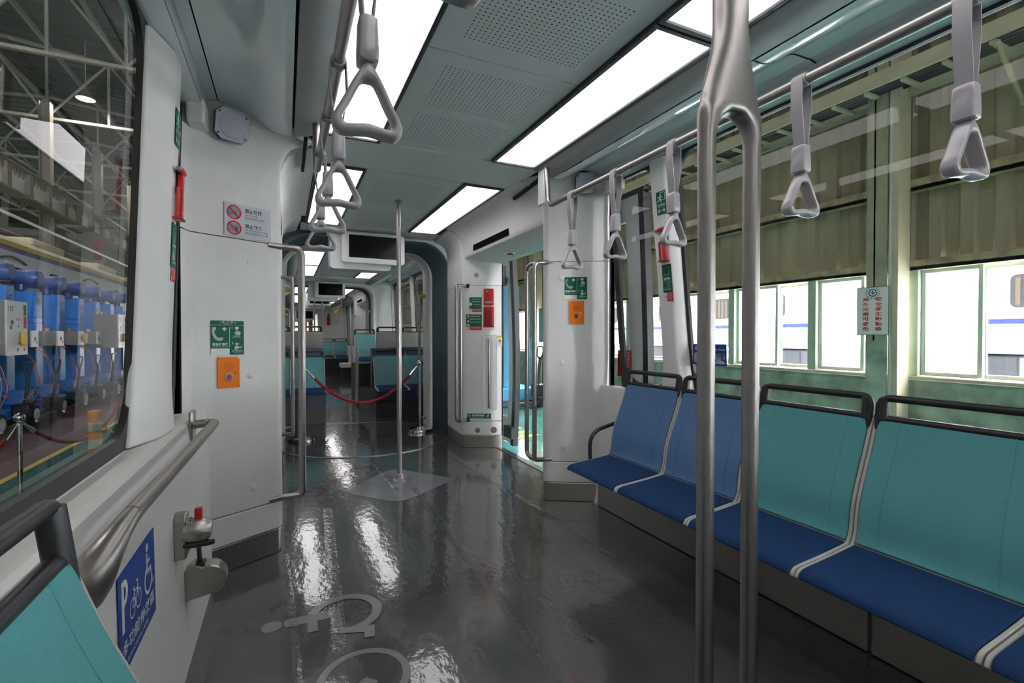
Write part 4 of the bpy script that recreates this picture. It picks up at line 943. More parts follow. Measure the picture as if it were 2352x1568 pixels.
pbox(.224, 1.302, .304, 1.450, .010, .026, 'lever_cover', 'deep_red', b2)
pbox(.222, 1.452, .306, 1.492, .010, .016, 'lever_slot', 'deep_red', b2, .003)
def far_sign(a, z, w, h, rows, label, redrow, icon):
    m = fl(F_, a, z); m.plate([(w*.25, 0), (w, 0), (w, h*.22), (w*.25, h*.22)], 2); m.rect(0, .002, w*.23, h*.20, 1, 1); m.ring(w*.12, h*.10, h*.085, h*.02, 2, 2, 16); m.line((w*.05, h*.15), (w*.19, h*.05), h*.02, 2, 3)
    m.plate([(0, h*.235), (w, h*.235), (w, h), (0, h)], 0)
    for k, (tx, hh) in enumerate(rows): m.text(tx, w*.26, h*(.84-.18*k), h*hh, 1, w=w*.66)
    m.text(redrow, w*.30, h*.12, h*.055, 1, w=w*.6); m.text('Abuse will be prosecuted', w*.30, h*.05, h*.04, 1, w=w*.6)
    if icon == 'box': m.rect(w*.05, h*.42, w*.17, h*.64, 1); m.rect(w*.02, h*.48, w*.21, h*.56, 1)
    else: runner(m, w*.05, h*.78, h*.19, 1); m.rect(w*.09, h*.50, w*.19, h*.62, 1); m.rect(w*.05, h*.28, w*.12, h*.38, 1); m.rect(w*.15, h*.28, w*.22, h*.38, 1)
    m.rect(w*.05, h*.74, w*.95, h*.748, 1)
    o = m.build('release_instruction_sign', ['sign_green', 'sign_white', 'sign_red'], smooth=0); tag(o, label, 'sign', 'green instruction signs by the red boxes')
far_sign(.056, 1.452, .130, .156, (('緊急解鎖把手', .07), ('開啟車門前請先確認', .05), ('外側安全', .05)), 'upper green instruction sign beside the red emergency boxes', '非緊急狀況請勿使用', 'box')
far_sign(.020, 1.258, .168, .168, (('緊急開門裝置', .08), ('轉動把手', .05), ('推開車門', .05)), 'lower green instruction sign beside the red emergency boxes', '非緊急狀況請勿使用', 'run')
m = fl(F_, .031, .314); w, h = .254, .054; m.plate([(0, 0), (w, 0), (w, h), (0, h)], 0)
m.poly([(.02, .010), (.02, .030), (.010, .026), (.025, .046), (.040, .026), (.030, .030), (.030, .010)], 1); m.text('緊急開門裝置', .05, .022, .022, 1, w=.135, bold=.015); m.text('Emergency door open device', .05, .009, .008, 1, w=.135); runner(m, .205, .008, .040, 1)
o = m.build('door_exit_sign', ['sign_green', 'sign_white'], smooth=0); tag(o, 'long narrow green emergency door sign low on the far pillar', 'sign')
m = fl(F_, .356, 1.088); m.plate([(0, 0), (.050, 0), (.050, .112), (0, .112)], 1); m.rect(0, .09, .050, .112, 0); m.poly([(.005, .045), (.045, .045), (.025, .085)], 0, 2); m.poly([(.014, .051), (.036, .051), (.025, .073)], 2, 4); m.text('注意夾手', .006, .028, .010, 2, w=.038); m.text('Watch your hands', .006, .014, .006, 2, w=.038)
o = m.build('warning_sticker', ['line_yellow', 'sign_white', 'ink'], smooth=0); tag(o, 'small yellow and white warning sticker at the doorway edge of the far pillar', 'sticker')
# recessed vertical bar in the far pillar
t = thing('recessed_grab_bar', 'vertical steel bar in a long recess of the far white pillar', 'grab bar', tuple(frame_F()[0]+frame_F()[1]*.27+UP*.8))
o, u, n = F_
def recess(a0, z0, a1, z1, par):
    P = rrect(a0, z0, a1, z1, .02, 5); Q = rrect(a0+.012, z0+.012, a1-.012, z1-.012, .012, 5); k = len(P)
    q = MB(); v = [o+u*a+UP*z+n*.0065 for a, z in P]+[o+u*a+UP*z+n*.0005 for a, z in Q]
    q.add(v, [[i, (i+1) % k, k+(i+1) % k, k+i] for i in range(k)]+[[k+i for i in range(k)]]); return q.build('recess', 'white_panel', par, smooth=30)
recess(.205, .402, .352, 1.21, t)
m = MB(); m.tube([o+u*.268+UP*z+n*.030 for z in (.43, .44, .80, 1.16, 1.17)], [.010, .013, .013, .013, .010], 12)
m.build('bar', 'satin_steel', t)
for z in (.50, 1.10):
    m = MB(); m.tube([o+u*.268+UP*z+n*.0, o+u*.268+UP*z+n*.03], .010, 10); m.build('standoff', 'satin_steel', t)
for a, z, rr in ((.131, 1.843, .018), (.143, .187, .020), (.316, .193, .024)):
    m = MB(); m.lathe([(rr*1.4, -.002), (rr*1.3, .002), (rr, .0005), (rr*.55, .001), (rr*.5, .006), (.0001, .007)], o+u*a+UP*z, 20, axis=n); q = m.build('square_key_lock', 'satin_steel'); tag(q, {.018: 'small round key lock above the seam of the far pillar', .020: 'smaller of two round key locks at the foot of the far pillar', .024: 'larger of two round key locks at the foot of the far pillar'}[rr], 'lock')
for k, (y0, y1, z0, z1) in enumerate(((4.95, 5.22, 1.05, 1.64), (4.95, 5.22, .40, .98))):
    m = MB(); P = rrect(y0, z0, y1, z1, .01, 3); xx = lambda y: X(1, .866+(y-4.95)*.056)-.003; kk = len(P)
    m.add([(xx(y), y, z) for y, z in P]+[(xx(y)+.01, y, z) for y, z in P], [[i, (i+1) % kk, kk+(i+1) % kk, kk+i] for i in range(kk)]+[list(range(kk))]); q = m.build('service_hatch', 'white_panel', bevel=.002); tag(q, ('upper pale service hatch on the bellows side of the far pillar', 'lower pale service hatch on the bellows side of the far pillar')[k], 'hatch')
    m = MB(); m.lathe([(.012, 0), (.012, .002), (.0001, .003)], (xx(5.08)-.0, 5.10, z1-.06), 12, axis=(-1, 0, 0)); m.build('latch', 'dark_frame', q)
# green sign edge on the far left pillar + low one
def frame_FL():
    u = Vector((.235, .123, 0)).normalized(); n = u.cross(UP); return Vector((X(-1, 1.12), 4.745, 0))+n*.0025, u, n
FL = frame_FL()
m = fl(FL, .07, 1.27); m.plate([(0, 0), (.17, 0), (.17, .03), (0, .03)], 1); m.plate([(0, .032), (.17, .032), (.17, .30), (0, .30)], 0); m.text('緊急開門裝置', .02, .24, .03, 2, w=.13); runner(m, .02, .12, .08, 2)
o = m.build('release_instruction_sign', ['sign_green', 'sign_red', 'sign_white'], smooth=0); tag(o, 'green and red instruction sign on the far wheelchair side pillar, mostly behind the handle', 'sign')
m = fl(FL, .05, .314); m.plate([(0, 0), (.2, 0), (.2, .054), (0, .054)], 0); m.text('緊急開門裝置', .03, .018, .022, 1, w=.12); o = m.build('door_exit_sign', ['sign_green', 'sign_white'], smooth=0); tag(o, 'small green exit sign low on the far wheelchair side pillar', 'sign')
# window post signs and hammers
def post_frame(s, z, y, off=.003):
    lz = .06; n = Vector((-s, 0, -s*0)).normalized(); ug = UGS[s]
    x = X(s, ug+.012-.0700-lean(z)-off); w = Vector((-s*.02, .085, 1)).normalized(); u = Vector((0, -s, 0)); return Flat((x, y+slant(z), z), u, w)
def exit_sign(s, yc, label):
    m = post_frame(s, 1.92, yc+.039*s); w, h = .078, .138; m.plate([(0, 0), (w, 0), (w, h), (0, h)], 0)
    m.line((w*.45, h*.93), (w*.93, h*.93), .003, 1); m.line((w*.93, h*.93), (w*.93, h*.62), .003, 1); m.line((w*.45, h*.93), (w*.45, h*.80), .003, 1); m.line((w*.55, h*.62), (w*.93, h*.62), .003, 1)
    runner(m, w*.10, h*.48, h*.40, 1); m.text('緊急逃生窗', w*.12, h*.36, h*.09, 1, w=w*.76, bold=.01); m.text('Emergency Exit', w*.12, h*.31, h*.03, 1, w=w*.76)
    for sg, c in ((-1, .26), (1, .74)):
        m.poly([(w*(c+sg*.20), h*.16), (w*(c), h*.27), (w*c, h*.21), (w*(c-sg*.18), h*.19), (w*(c-sg*.18), h*.13), (w*c, h*.11), (w*c, h*.05)][::sg], 1)
    o = m.build('exit_window_sign', ['sign_green', 'sign_white'], smooth=0); tag(o, label, 'sign')
def hammer_sign(s, yc, label):
    m = post_frame(s, 1.455, yc+.038*s); w, h = .076, .165; m.plate([(0, 0), (w, 0), (w, h), (0, h)], 0)
    P = []
    for k in range(24):
        a = 2*PI*k/24; r = (.030 if k % 2 == 0 else .021); P.append((w*.5+r*.85*math.cos(a), h*.74+r*1.15*math.sin(a)))
    m.poly(P, 1); m.rect(w*.44, h*.62, w*.54, h*.84, 2, 5); m.rect(w*.34, h*.82, w*.60, h*.87, 2, 5)
    m.text('緊急擊窗器', w*.16, h*.45, h*.075, 1, w=w*.68, bold=.01); m.text('Emergency Hammer', w*.16, h*.41, h*.025, 1, w=w*.68); m.rect(w*.06, h*.37, w*.94, h*.378, 1)
    m.poly(rrect(w*.24, h*.16, w*.76, h*.34, .004, 3), 1); m.line((w*.35, h*.18), (w*.52, h*.28), .004, 2, 5); m.text('敲擊玻璃四角', w*.14, h*.08, h*.045, 1, w=w*.72)
    m.rect(w*.16, -.052, w*.34, -.004, 1, 1); m.ring(w*.20, -.028, .008, .002, 3, 2, 14); m.line((w*.15, -.022), (w*.26, -.034), .002, 3, 3)
    m.plate([(w*.36, -.052), (w, -.052), (w, -.003), (w*.36, -.003)], 3)
    for k in range(4): m.text('非緊急狀況請勿使用'[:6+k % 2], w*.42, -.014-.010*k, .007, 1, w=w*.50)
    o = m.build('hammer_instruction_sign', ['sign_green', 'sign_white', 'ink', 'sign_red'], smooth=0); tag(o, label, 'sign')
def hammer(s, yc, label):
    z0 = 1.64; F = post_frame(s, z0, yc); t = thing('window_hammer', label, 'hammer', tuple(F.o)); u, w, n = F.u, F.w, F.n; Q = lambda a, b_, d: F.o+u*a+w*b_+n*d
    def bx(a0, b0, d0, a1, b1, d1): 
        q = MB(); v = [Q(a, bb, d) for d in (d0, d1) for bb in (b0, b1) for a in (a0, a1)]; q.add(v, [[0, 2, 3, 1], [4, 5, 7, 6], [0, 1, 5, 4], [2, 6, 7, 3], [0, 4, 6, 2], [1, 3, 7, 5]]); return q
    q = MB(); q.tube(fillet([Q(-.028, 0, .012), Q(-.028, .115, .012), Q(.030, .115, .012), Q(.030, 0, .012), Q(-.028, 0, .012)], .01, 4), .006, 8); q.build('holder', 'red_plastic', t)
    bx(-.034, -.004, -.004, .036, .004, .030).build('holder_base', 'red_plastic', t, bevel=.003)
    q = bx(.004, .004, .004, .030, .18, .022)
    for k in range(7): q.tube([Q(.003, .02+.014*k, .013), Q(-.006, .024+.014*k, .013)], .005, 6)
    q.build('handle', 'red_plastic', t, bevel=.003)
    q = MB(); q.tube([Q(-.030, .185, .015), Q(-.01, .187, .015), Q(.036, .187, .015)], [.010, .013, .013], 12); q.build('head', 'red_plastic', t)
    q = MB(); q.tube([Q(-.052, .185, .015), Q(-.046, .185, .015), Q(-.028, .185, .015)], [.006, .009, .009], 12); q.build('steel_tip', 'satin_steel', t)
    bx(.010, .10, -.003, .034, .20, .006).build('back_clip', 'black_plastic', t, bevel=.002)
exit_sign(1, 2.15-.03, 'green running man exit sign on the window post above the bench'); hammer_sign(1, 2.115, 'green hammer instruction sign with a red note, on the post above the bench'); hammer(1, 2.12, 'red window hammer in its holder on the post above the bench')
exit_sign(-1, 2.118, 'green running man exit sign edge-on on the wheelchair side window post'); hammer_sign(-1, 2.118, 'green hammer sign with a red note, edge-on on the wheelchair side window post'); hammer(-1, 2.12, 'red window hammer on the wheelchair side window post')
# priority seat sticker on the window glass
m = Flat((X(1, UGS[1]+.012-.004-lean(1.10)), 2.045, 1.036), (0, -1, 0), (-.02, 0, 1)); w, h = .232, .118
m.plate(rrect(0, 0, w, h, .006, 3), 0); m.text('博愛座', .014, .080, .026, 1, w=.07, bold=.01); m.text('Priority Seats', .112, .080, .015, 1, w=.108, bold=.01); m.poly(rrect(.010, .012, w-.010, .068, .005, 3), 1)
for k in range(4):
    a = .024+.056*k; m.disc(a+.010, .058, .005, 0, 5, 12); m.poly([(a+.004, .052), (a+.015, .052), (a+.017, .036), (a+.028, .034), (a+.030, .018), (a+.025, .018), (a+.023, .028), (a+.006, .029)], 0, 5)
o = m.build('priority_seat_sticker', ['sign_blue', 'sign_white'], smooth=0); tag(o, 'blue priority seats sticker on the window, partly behind the forked pole', 'sticker')
# parking sign on the wall
m = Flat((X(-1, 1.1825), 1.335, .422), (0, 1, 0), (-.012*0-.016, 0, 1)); w, h = .325, .235
m.plate([(0, 0), (w, 0), (w, h), (0, h)], 0)
m.rect(.022, .095, .040, .215, 1); m.ring(.040, .184, .031, .016, 1, a0=-90, a1=90, n=16)
for cx in (.105, .158): m.ring(cx, .118, .024, .004, 1, 3, 24)
for p, q in (((.105, .118), (.122, .150)), ((.122, .150), (.150, .150)), ((.150, .150), (.132, .118)), ((.132, .118), (.105, .118)), ((.132, .118), (.118, .160)), ((.110, .160), (.126, .160)), ((.158, .118), (.147, .168)), ((.140, .170), (.156, .166)), ((.122, .150), (.132, .118))): m.line(p, q, .004, 1)
def pic(m, ox, oy, sc, mi):
    m.disc(ox+.0*sc, oy+.92*sc, .085*sc, mi)
    m.poly([(ox+a*sc, oy+b_*sc) for a, b_ in ((-.06, .80), (.05, .80), (.05, .66), (.22, .66), (.22, .58), (.05, .58), (.05, .48), (.30, .48), (.40, .14), (.50, .17), (.50, .08), (.34, .04), (.24, .38), (-.05, .38))], mi)
    m.ring(ox+.06*sc, oy+.28*sc, .30*sc, .07*sc, mi, 3, 30, a0=115, a1=350)
pic(m, .245, .085, .135, 1)
m.text('多功能停放區', .022, .038, .036, 1, w=.285, bold=.012); m.text('Multifunctional Area', .022, .014, .014, 1, w=.22)
o = m.build('parking_area_sign', ['sign_blue', 'sign_white'], smooth=0); tag(o, 'blue parking sign with wheelchair and bicycle symbols on the wall under the handrail', 'sign')
# door leaves, slid open outside
def leaf(s, y0, y1, xs, label, seal_near):
    z0, z1 = .0, 2.16; t = thing('sliding_door_leaf', label, 'door', (xs, (y0+y1)/2, 1.0), 'open sliding door leaves')
    cx = lambda z: xs-s*(.02+.035*max(0, z-.9)**1.5+.04*max(0, .9-z)**2)
    def slab(ya, yb, za, zb, th, name, mt, n=10, par=t):
        q = MB(); rs = []
        for k in range(n+1):
            z = za+(zb-za)*k/n; x = cx(z); rs.append([(x-th/2, ya, z), (x+th/2, ya, z), (x+th/2, yb, z), (x-th/2, yb, z)])
        q.rings(rs); return q.build(name, mt, par)
    st = .12
    wide = .15 if seal_near == 'low' else .12
    a, bq = (y0+.05, y1) if seal_near == 'low' else (y0, y1)
    slab(a, a+wide, z0+.02, z1, .035, 'side_rail', 'white_panel'); slab(bq-.12, bq, z0+.02, z1, .035, 'side_rail', 'white_panel'); slab(a+wide, bq-.12, z0+.02, .28, .035, 'kick_panel', 'white_panel', 3); slab(a+wide, bq-.12, 2.0, z1, .035, 'top_rail', 'white_panel', 3)
    slab(a+wide, bq-.12, .28, 2.0, .008, 'glazing', 'car_glass')
    slab(y0-(.0 if seal_near == 'low' else .075), y0+(.05 if seal_near == 'low' else .0), z0, z1+.02, .055, 'rubber_seal', 'black_rubber'); slab(y0, y1, z1, z1+.035, .04, 'top_seal', 'black_rubber', 2)
    return t
leaf(1, 2.53, 3.30, 2.25, 'white door leaf slid open outside the narrow window by the bench', 'low')
lf = leaf(1, 4.78, 5.50, 2.31, 'door leaf slid open outside the far edge of the open doorway', 'far')
m = MB(); m.lathe([(.045, 0), (.045, .006), (.03, .008), (.0001, .008)], (2.21, 4.84, 1.80), 18, axis=(-1, 0, 0)); m.build('door_button', 'black_plastic', lf)
m = MB(); m.box(2.16, 4.60, .10, 2.22, 4.80, .22); m.build('guide_arm', 'black_plastic', lf)
m = Flat((2.205, 2.86, .905), (0, -1, 0), (0, 0, 1)); w, h = .155, .19; m.u = Vector((0, -1, 0)); m.o = Vector((2.208, 2.862, .905)); m.n = m.u.cross(m.w)
m.plate([(0, 0), (w, 0), (w, h), (0, h)], 0)
for k, ch in enumerate('非相關作業人員'): m.text(ch, .110, h-.028-.0245*k, .019, 1, w=.022)
for k, ch in enumerate('請勿進入'): m.text(ch, .040, h-.03-.048*k, .019, 1, w=.022)
o = m.build('red_notice', ['sign_red', 'sign_white'], smooth=0); tag(o, 'red notice with white writing on the door leaf outside the narrow window', 'notice')
# closed door on the wheelchair side, both modules; right door of the far module
DN = [0]
def closed_door(s, y0, y1):
    DN[0] += 1; x = X(s, 1.235); ym = (y0+y1)/2; q = MB()
    for a, bq in ((y0, ym-.004), (ym+.004, y1)):
        q.box(x-.02, a, .0, x+.02, a+.09, 1.98); q.box(x-.02, bq-.09, .0, x+.02, bq, 1.98); q.box(x-.02, a+.09, 0, x+.02, bq-.09, .3); q.box(x-.02, a+.09, 1.88, x+.02, bq-.09, 1.98)
    o = q.build('door_%d' % DN[0], 'train_white', kind='structure'); g = MB(); g.box(x-.003, y0+.09, .3, x+.003, ym-.09, 1.88); g.box(x-.003, ym+.09, .3, x+.003, y1-.09, 1.88); g.build('door_glazing', 'car_glass', o)
closed_door(-1, 3.42, 4.74); closed_door(-1, 12.02, 13.34); closed_door(1, 12.02, 13.34)
# ------------------------------------------------------------------ the depot around the car
ZF = -.40
m = MB(); m.box(-34, -22, ZF-.1, 5.8, 75, ZF); m.build('floor_depot', 'depot_green', kind='structure')
m = MB(); m.box(-4.36, -22, ZF, -2.86, 75, ZF+.002); m.build('floor_walkway_band', 'depot_maroon', kind='structure')
for xa in (-4.44, -2.86): m = MB(); m.box(xa, -22, ZF, xa+.08, 75, ZF+.003); m.build('floor_marking_line', 'line_yellow', kind='structure')
for k in range(3):
    m = MB(); m.quad((3.0, 6.55+.32*k, ZF+.003), (3.7, 6.80+.32*k, ZF+.003), (3.7, 6.93+.32*k, ZF+.003), (3.0, 6.68+.32*k, ZF+.003)); m.build('floor_marking_hatch', 'line_yellow', kind='structure', smooth=0)
m = MB(); m.box(XC-1.15, -2.6, -.36, XC+1.15, 19.4, -.14); o = m.build('car_underframe', 'dark_plinth', kind='structure')
XW = 5.8
# right wall: lower masonry, windows, corrugated sheet above
m = MB(); m.box(XW, -16, ZF, XW+.18, 60, .75); m.build('wall_depot_right', 'old_green', kind='structure')
m = MB(); m.box(XW-.05, -16, .75, XW+.2, 60, .79); m.build('trim_window_sill', 'old_cream', kind='structure', bevel=.008)
m = MB(); p = []; y = -16.
while y < 40:
    p += [(y, 0), (y+.10, 0), (y+.13, .04), (y+.22, .04)]; y += .25
v = [(XW+.06+dx, yy, z) for z in (1.90, 13.) for yy, dx in p]; n = len(p)
m.add(v, [[i, i+1, n+i+1, n+i] for i in range(n-1)]); m.build('wall_corrugated', 'corrugated', kind='structure', smooth=0)
m = MB(); m.box(XW+.06, 40, 1.9, XW+.1, 75, 13); m.build('wall_corrugated_far', 'corrugated', kind='structure')
for z, h in ((1.86, .10), (2.66, .11), (4.15, .11), (5.6, .11), (7.2, .11)):
    m = MB(); m.box(XW-.06, -16, z, XW+.06, 60, z+h*.35); m.box(XW-.06, -16, z, XW-.045, 60, z+h); m.build('trim_wall_girt', 'rusty_rail', kind='structure')
def pane(y0, y1, mt, z0=.80, z1=1.86, fr=.035, xo=0.):
    WN[0] += 1; q = MB(); x0 = XW+.04+xo
    for a, b_, c, d in ((y0, z0, y0+fr, z1), (y1-fr, z0, y1, z1), (y0+fr, z0, y1-fr, z0+fr), (y0+fr, z1-fr, y1-fr, z1)): q.box(x0, a, b_, x0+.04, c, d)
    o = q.build('window_%d' % WN[0], 'window_frame', kind='structure', bevel=.004)
    g = MB(); g.box(x0+.015, y0+fr, z0+fr, x0+.022, y1-fr, z1-fr); g.build('window_pane', mt, o)
def mullion(y, w=.10):
    m = MB(); m.box(XW-.02, y-w/2, .79, XW+.14, y+w/2, 1.90); m.build('trim_window_mullion', 'mullion_paint', kind='structure', bevel=.005)
mull = [-10.6, -9.4, -8.2, -7.0, -5.8, -4.6, -3.4, -2.2, -1.0, .2, 1.42, 2.70, 2.98, 3.735, 4.90, 6.05, 7.2, 8.4, 9.6, 10.8, 12]
for a, bq in zip(mull[:-1], mull[1:]):
    mullion(a)
    if bq-a < .5: continue
    fy = {1.42: (2.17, 2.65), 2.98: (3.18, 3.685), 3.735: (4.22, 4.85), 4.90: (5.42, 6.0)}.get(a, (a+.55*(bq-a), bq-.05))
    pane(fy[0], fy[1], 'frosted_pane'); pane(a+.05, fy[0]+.03, 'car_glass', xo=.05)
def column(x, y, label, cream=True, h=12.6, w=.17):
    t = thing('depot_column', label, 'column', (x, y, ZF), 'steel columns of the depot hall')
    m = MB(); m.box(x-.02, y-.02, 1.15, x+.02, y+w-.01, h); m.box(x-.02, y+w*.45, ZF, x+.24, y+w*.55, h); m.build('front_flange', 'column_paint', t); m = MB(); m.box(x-.021, y-.021, ZF, x+.02, y+w-.009, 1.15); m.build('lower_flange', 'old_green', t)
    m = MB(); m.box(x-.01, y-.125, ZF, x+.20, y-.075, h); m.build('side_plate', 'old_cream', t)
    m = MB(); m.tube([(x+.03, y-.05, ZF), (x+.03, y-.05, h)], .028, 12); m.build('downpipe', 'sign_white', t)
for i, y in enumerate((2.83, 10.55, 18.2, -4.6, 26)): column(XW-.26, y, ['green and cream steel column outside, carrying the safety slogan board', 'cream column seen through the open doorway, by the pallet truck', 'third depot column along the right wall, beyond the doorway', 'depot column by the right wall behind the viewpoint', 'farthest depot column along the right wall'][i])
# safety board
m = Flat((XW-.285, 3.07, 1.205), (0, -1, 0), (0, 0, 1)); w, h = .30, .50
m.plate([(0, 0), (w, 0), (w, h), (0, h)], 0, .006); m.step = .004
for a, b_, c, d in ((0, 0, w, .006), (0, h-.006, w, h), (0, 0, .006, h), (w-.006, 0, w, h)): m.rect(a, b_, c, d, 3, 1.8)
m.ring(w*.5, h*.875, .040, .010, 2, 1.8); m.rect(w*.5-.020, h*.875-.005, w*.5+.020, h*.875+.005, 3, 1.8); m.rect(w*.5-.005, h*.875-.020, w*.5+.005, h*.875+.020, 3, 1.8)
for sg in (-1, 1):
    for k in range(7):
        a = math.radians(-80+22*k); cx_, cy_ = w*.5+sg*.062*math.cos(a), h*.875+.058*math.sin(a)
        m.poly([(cx_+.012*math.cos(a+b_)*(1 if j % 2 == 0 else .45)*sg, cy_+.012*math.sin(a+b_)*(1 if j % 2 == 0 else .45)) for j, b_ in enumerate((0, PI/2, PI, 3*PI/2))], 3, 1.8)
for col, a in (('安全衛生動點檢', .205), ('意外災害可避免', .085)):
    for k, ch in enumerate(col): m.text(ch, a, h*.70-.0505*k, .040, 1, 1.8, al='c', w=.062, bold=.02)
o = m.build('safety_board', ['sign_white', 'sign_red', 'sign_blue', 'sign_green'], smooth=0); tag(o, 'pale board with red vertical slogan and green wreath emblem on the depot column', 'board')
# cable tray
t = thing('cable_tray', 'long beige cable ladder high along the corrugated wall outside', 'cable tray', (5.45, 6, 3.7))
m = MB(); m.box(5.30, -14, 3.66, 5.33, 45, 3.80); m.build('near_rail', 'old_cream', t); m = MB(); m.box(5.68, -14, 3.60, 5.71, 45, 3.74); m.build('far_rail', 'old_cream', t)
q = MB()
for k in range(98): m = MB(); m.box(5.33, -8+.32*k, 3.63, 5.68, -7.955+.32*k, 3.655); q.add(m.v, m.f)
q.build('rungs', 'old_cream', t)
m = MB()
for xx in (5.39, 5.45, 5.52, 5.60): m.tube([(xx, -14, 3.68), (xx, 45, 3.68)], .022, 8)
m.build('cables', 'black_rubber', t)
for k, y in enumerate((1.9, 7.9, 13.9)):
    m = MB(); m.tube([(5.78, y, 3.2), (5.30, y, 3.62)], .02, 8); o = m.build('tray_brace', 'rusty_rail'); tag(o, 'slanted steel brace under the cable ladder, %s from the front' % ORD[k], 'brace')
m = MB(); m.box(XW+.02, 12, .79, XW+.14, 60, 1.90); m.box(XW+.02, -16, .79, XW+.14, -10.6, 1.90); m.build('wall_depot_infill', 'old_green', kind='structure')  # unseen stretches walled up in place of windows to cut daylight in the hall
# outside: ground and a white train
m = MB(); m.box(6.0, -40, ZF-.1, 60, 90, ZF); m.build('ground', 'ground_pale', kind='structure')
t = thing('outdoor_train', 'white train with a thin blue line standing outside the depot windows', 'train', (9.5, 5, 0)); xt = 9.5
m = MB(); m.box(xt, -14, .93, xt+2.8, 40, 3.4); m.build('body', 'train_white', t, bevel=.1, bseg=3)
m = MB(); m.box(xt-.01, -14, 1.37, xt+.01, 40, 1.445); m.build('blue_line', 'ext_blue', t)
k = 0; y = -9.
while y < 30:
    fr = MB(); fr.prism([(a, c) for a, c in rrect(y, 1.60, y+.95, 2.08, .08, 5)], xt-.012, xt+.02, axis='x'); w_ = fr.build('window', 'outdoor_dark', t)
    g = MB()
    for j in range(9): g.box(xt-.016, y+.04+.1*j, 1.64, xt-.013, y+.095+.1*j, 2.04)  # tan reflections in the train windows, built as coloured strips
    g.build('reflection_strips', 'reflection_stripe', w_); y += 1.22 if k % 2 else 1.6; k += 1
for j, y in enumerate((-5, -1, 3.2, 6.5, 10, 14, 18)):
    m = MB(); m.box(xt+.2, y, .2, xt+1.2, y+1.6, .90); m.build('underfloor_box', 'outdoor_dark', t, bevel=.03)
    m = MB(); m.lathe([(.0001, -.06), (.40, -.06), (.42, .0), (.42, .06), (.0001, .06)], (xt+.3, y+2.1, .05), 24, axis=(1, 0, 0)); m.build('wheel', 'outdoor_dark', t)
for j, y in enumerate((4.0, 1.6)):
    m = MB(); m.tube(fillet([(7.6, y, ZF), (7.6, y, .62), (7.6, y-1.1, .62), (7.6, y-1.1, ZF)], .1, 5), .03, 8); m.tube([(7.6, y, .25), (7.6, y-1.1, .25)], .025, 8); o = m.build('safety_railing', 'railing_orange'); tag(o, ('orange railing outside the window left of the slogan column', 'orange railing outside the window by the frame edge')[j], 'railing')
m = Flat((6.6, 3.15, .55), (0, -1, 0), (0, 0, 1)); m.plate([(0, 0), (.12, 0), (.12, .62), (0, .62)], 0, .01)
for k in range(6): m.rect(.03, .06+.09*k, .09, .12+.09*k, 1, 18)
m.line((.06, -.95), (.06, .02), .05, 1, 0); m.build('outdoor_sign', ['sign_red', 'sign_white'], smooth=0)
tag(bpy.data.objects['outdoor_sign'], 'narrow red sign outside the window behind the slogan board', 'sign')
# roof, trusses, lamps
m = MB(); p = []
y = -22.
while y < 75: p += [(y, 0), (y+.25, 0), (y+.32, .06), (y+.55, .06)]; y += .62
n = len(p)
for (x0, z0, x1, z1) in ((6.0, 12.6, -12, 14.6), (-12, 14.6, -34, 12.2)):
    v = [(x, yy, z+d) for x, z in ((x0, z0), (x1, z1)) for yy, d in p]; m.add(v, [[i, i+1, n+i+1, n+i] for i in range(n-1)])
m.build('ceiling_depot_roof', 'roof_sheet', kind='structure', smooth=0)
def bar(m, a, b_, r=.07): m.tube([a, b_], r, 6)
def ztop(x): return 12.6+(6-x)/18*2 if x > -12 else 14.6-(-12-x)/22*2.4
for i, yy in enumerate((9, 15.5, 22, 28.5, 35, 42, 50)):
    t = thing('roof_truss', 'pale steel roof truss across the depot, %s along the hall' % ['first', 'second', 'third', 'fourth', 'fifth', 'sixth', 'last'][i], 'truss', (-10, yy, 11.2), 'depot roof trusses')
    zb = 11.0; xs = [5.8-2.2*k for k in range(18)]
    m = MB(); m.box(-32, yy-.09, zb-.12, 5.8, yy+.09, zb); m.build('bottom_chord', 'truss_paint', t)
    m = MB()
    for a, c in zip(xs[:-1], xs[1:]): bar(m, (a, yy, ztop(a)-.25), (c, yy, ztop(c)-.25), .09)
    m.build('top_chord', 'truss_paint', t)
    for k in range(len(xs)-1):
        m = MB(); bar(m, (xs[k], yy, zb), (xs[k], yy, ztop(xs[k])-.25), .055); m.build('web_post', 'truss_paint', t)
        m = MB(); a, c = (xs[k], xs[k+1]) if k % 2 else (xs[k+1], xs[k]); bar(m, (a, yy, zb), (c, yy, ztop(c)-.25), .055); m.build('web_diagonal', 'truss_paint', t)
for i in range(11):
    xx = 3.5-2.6*i; m = MB(); zt = ztop(xx)-.02; m.box(xx-.05, -20, zt-.26, xx+.05, 74, zt-.02); o = m.build('roof_purlin', 'truss_paint')
    tag(o, 'long steel purlin under the depot roof, number %d counted from the window wall' % (i+1), 'purlin', 'depot roof purlins')
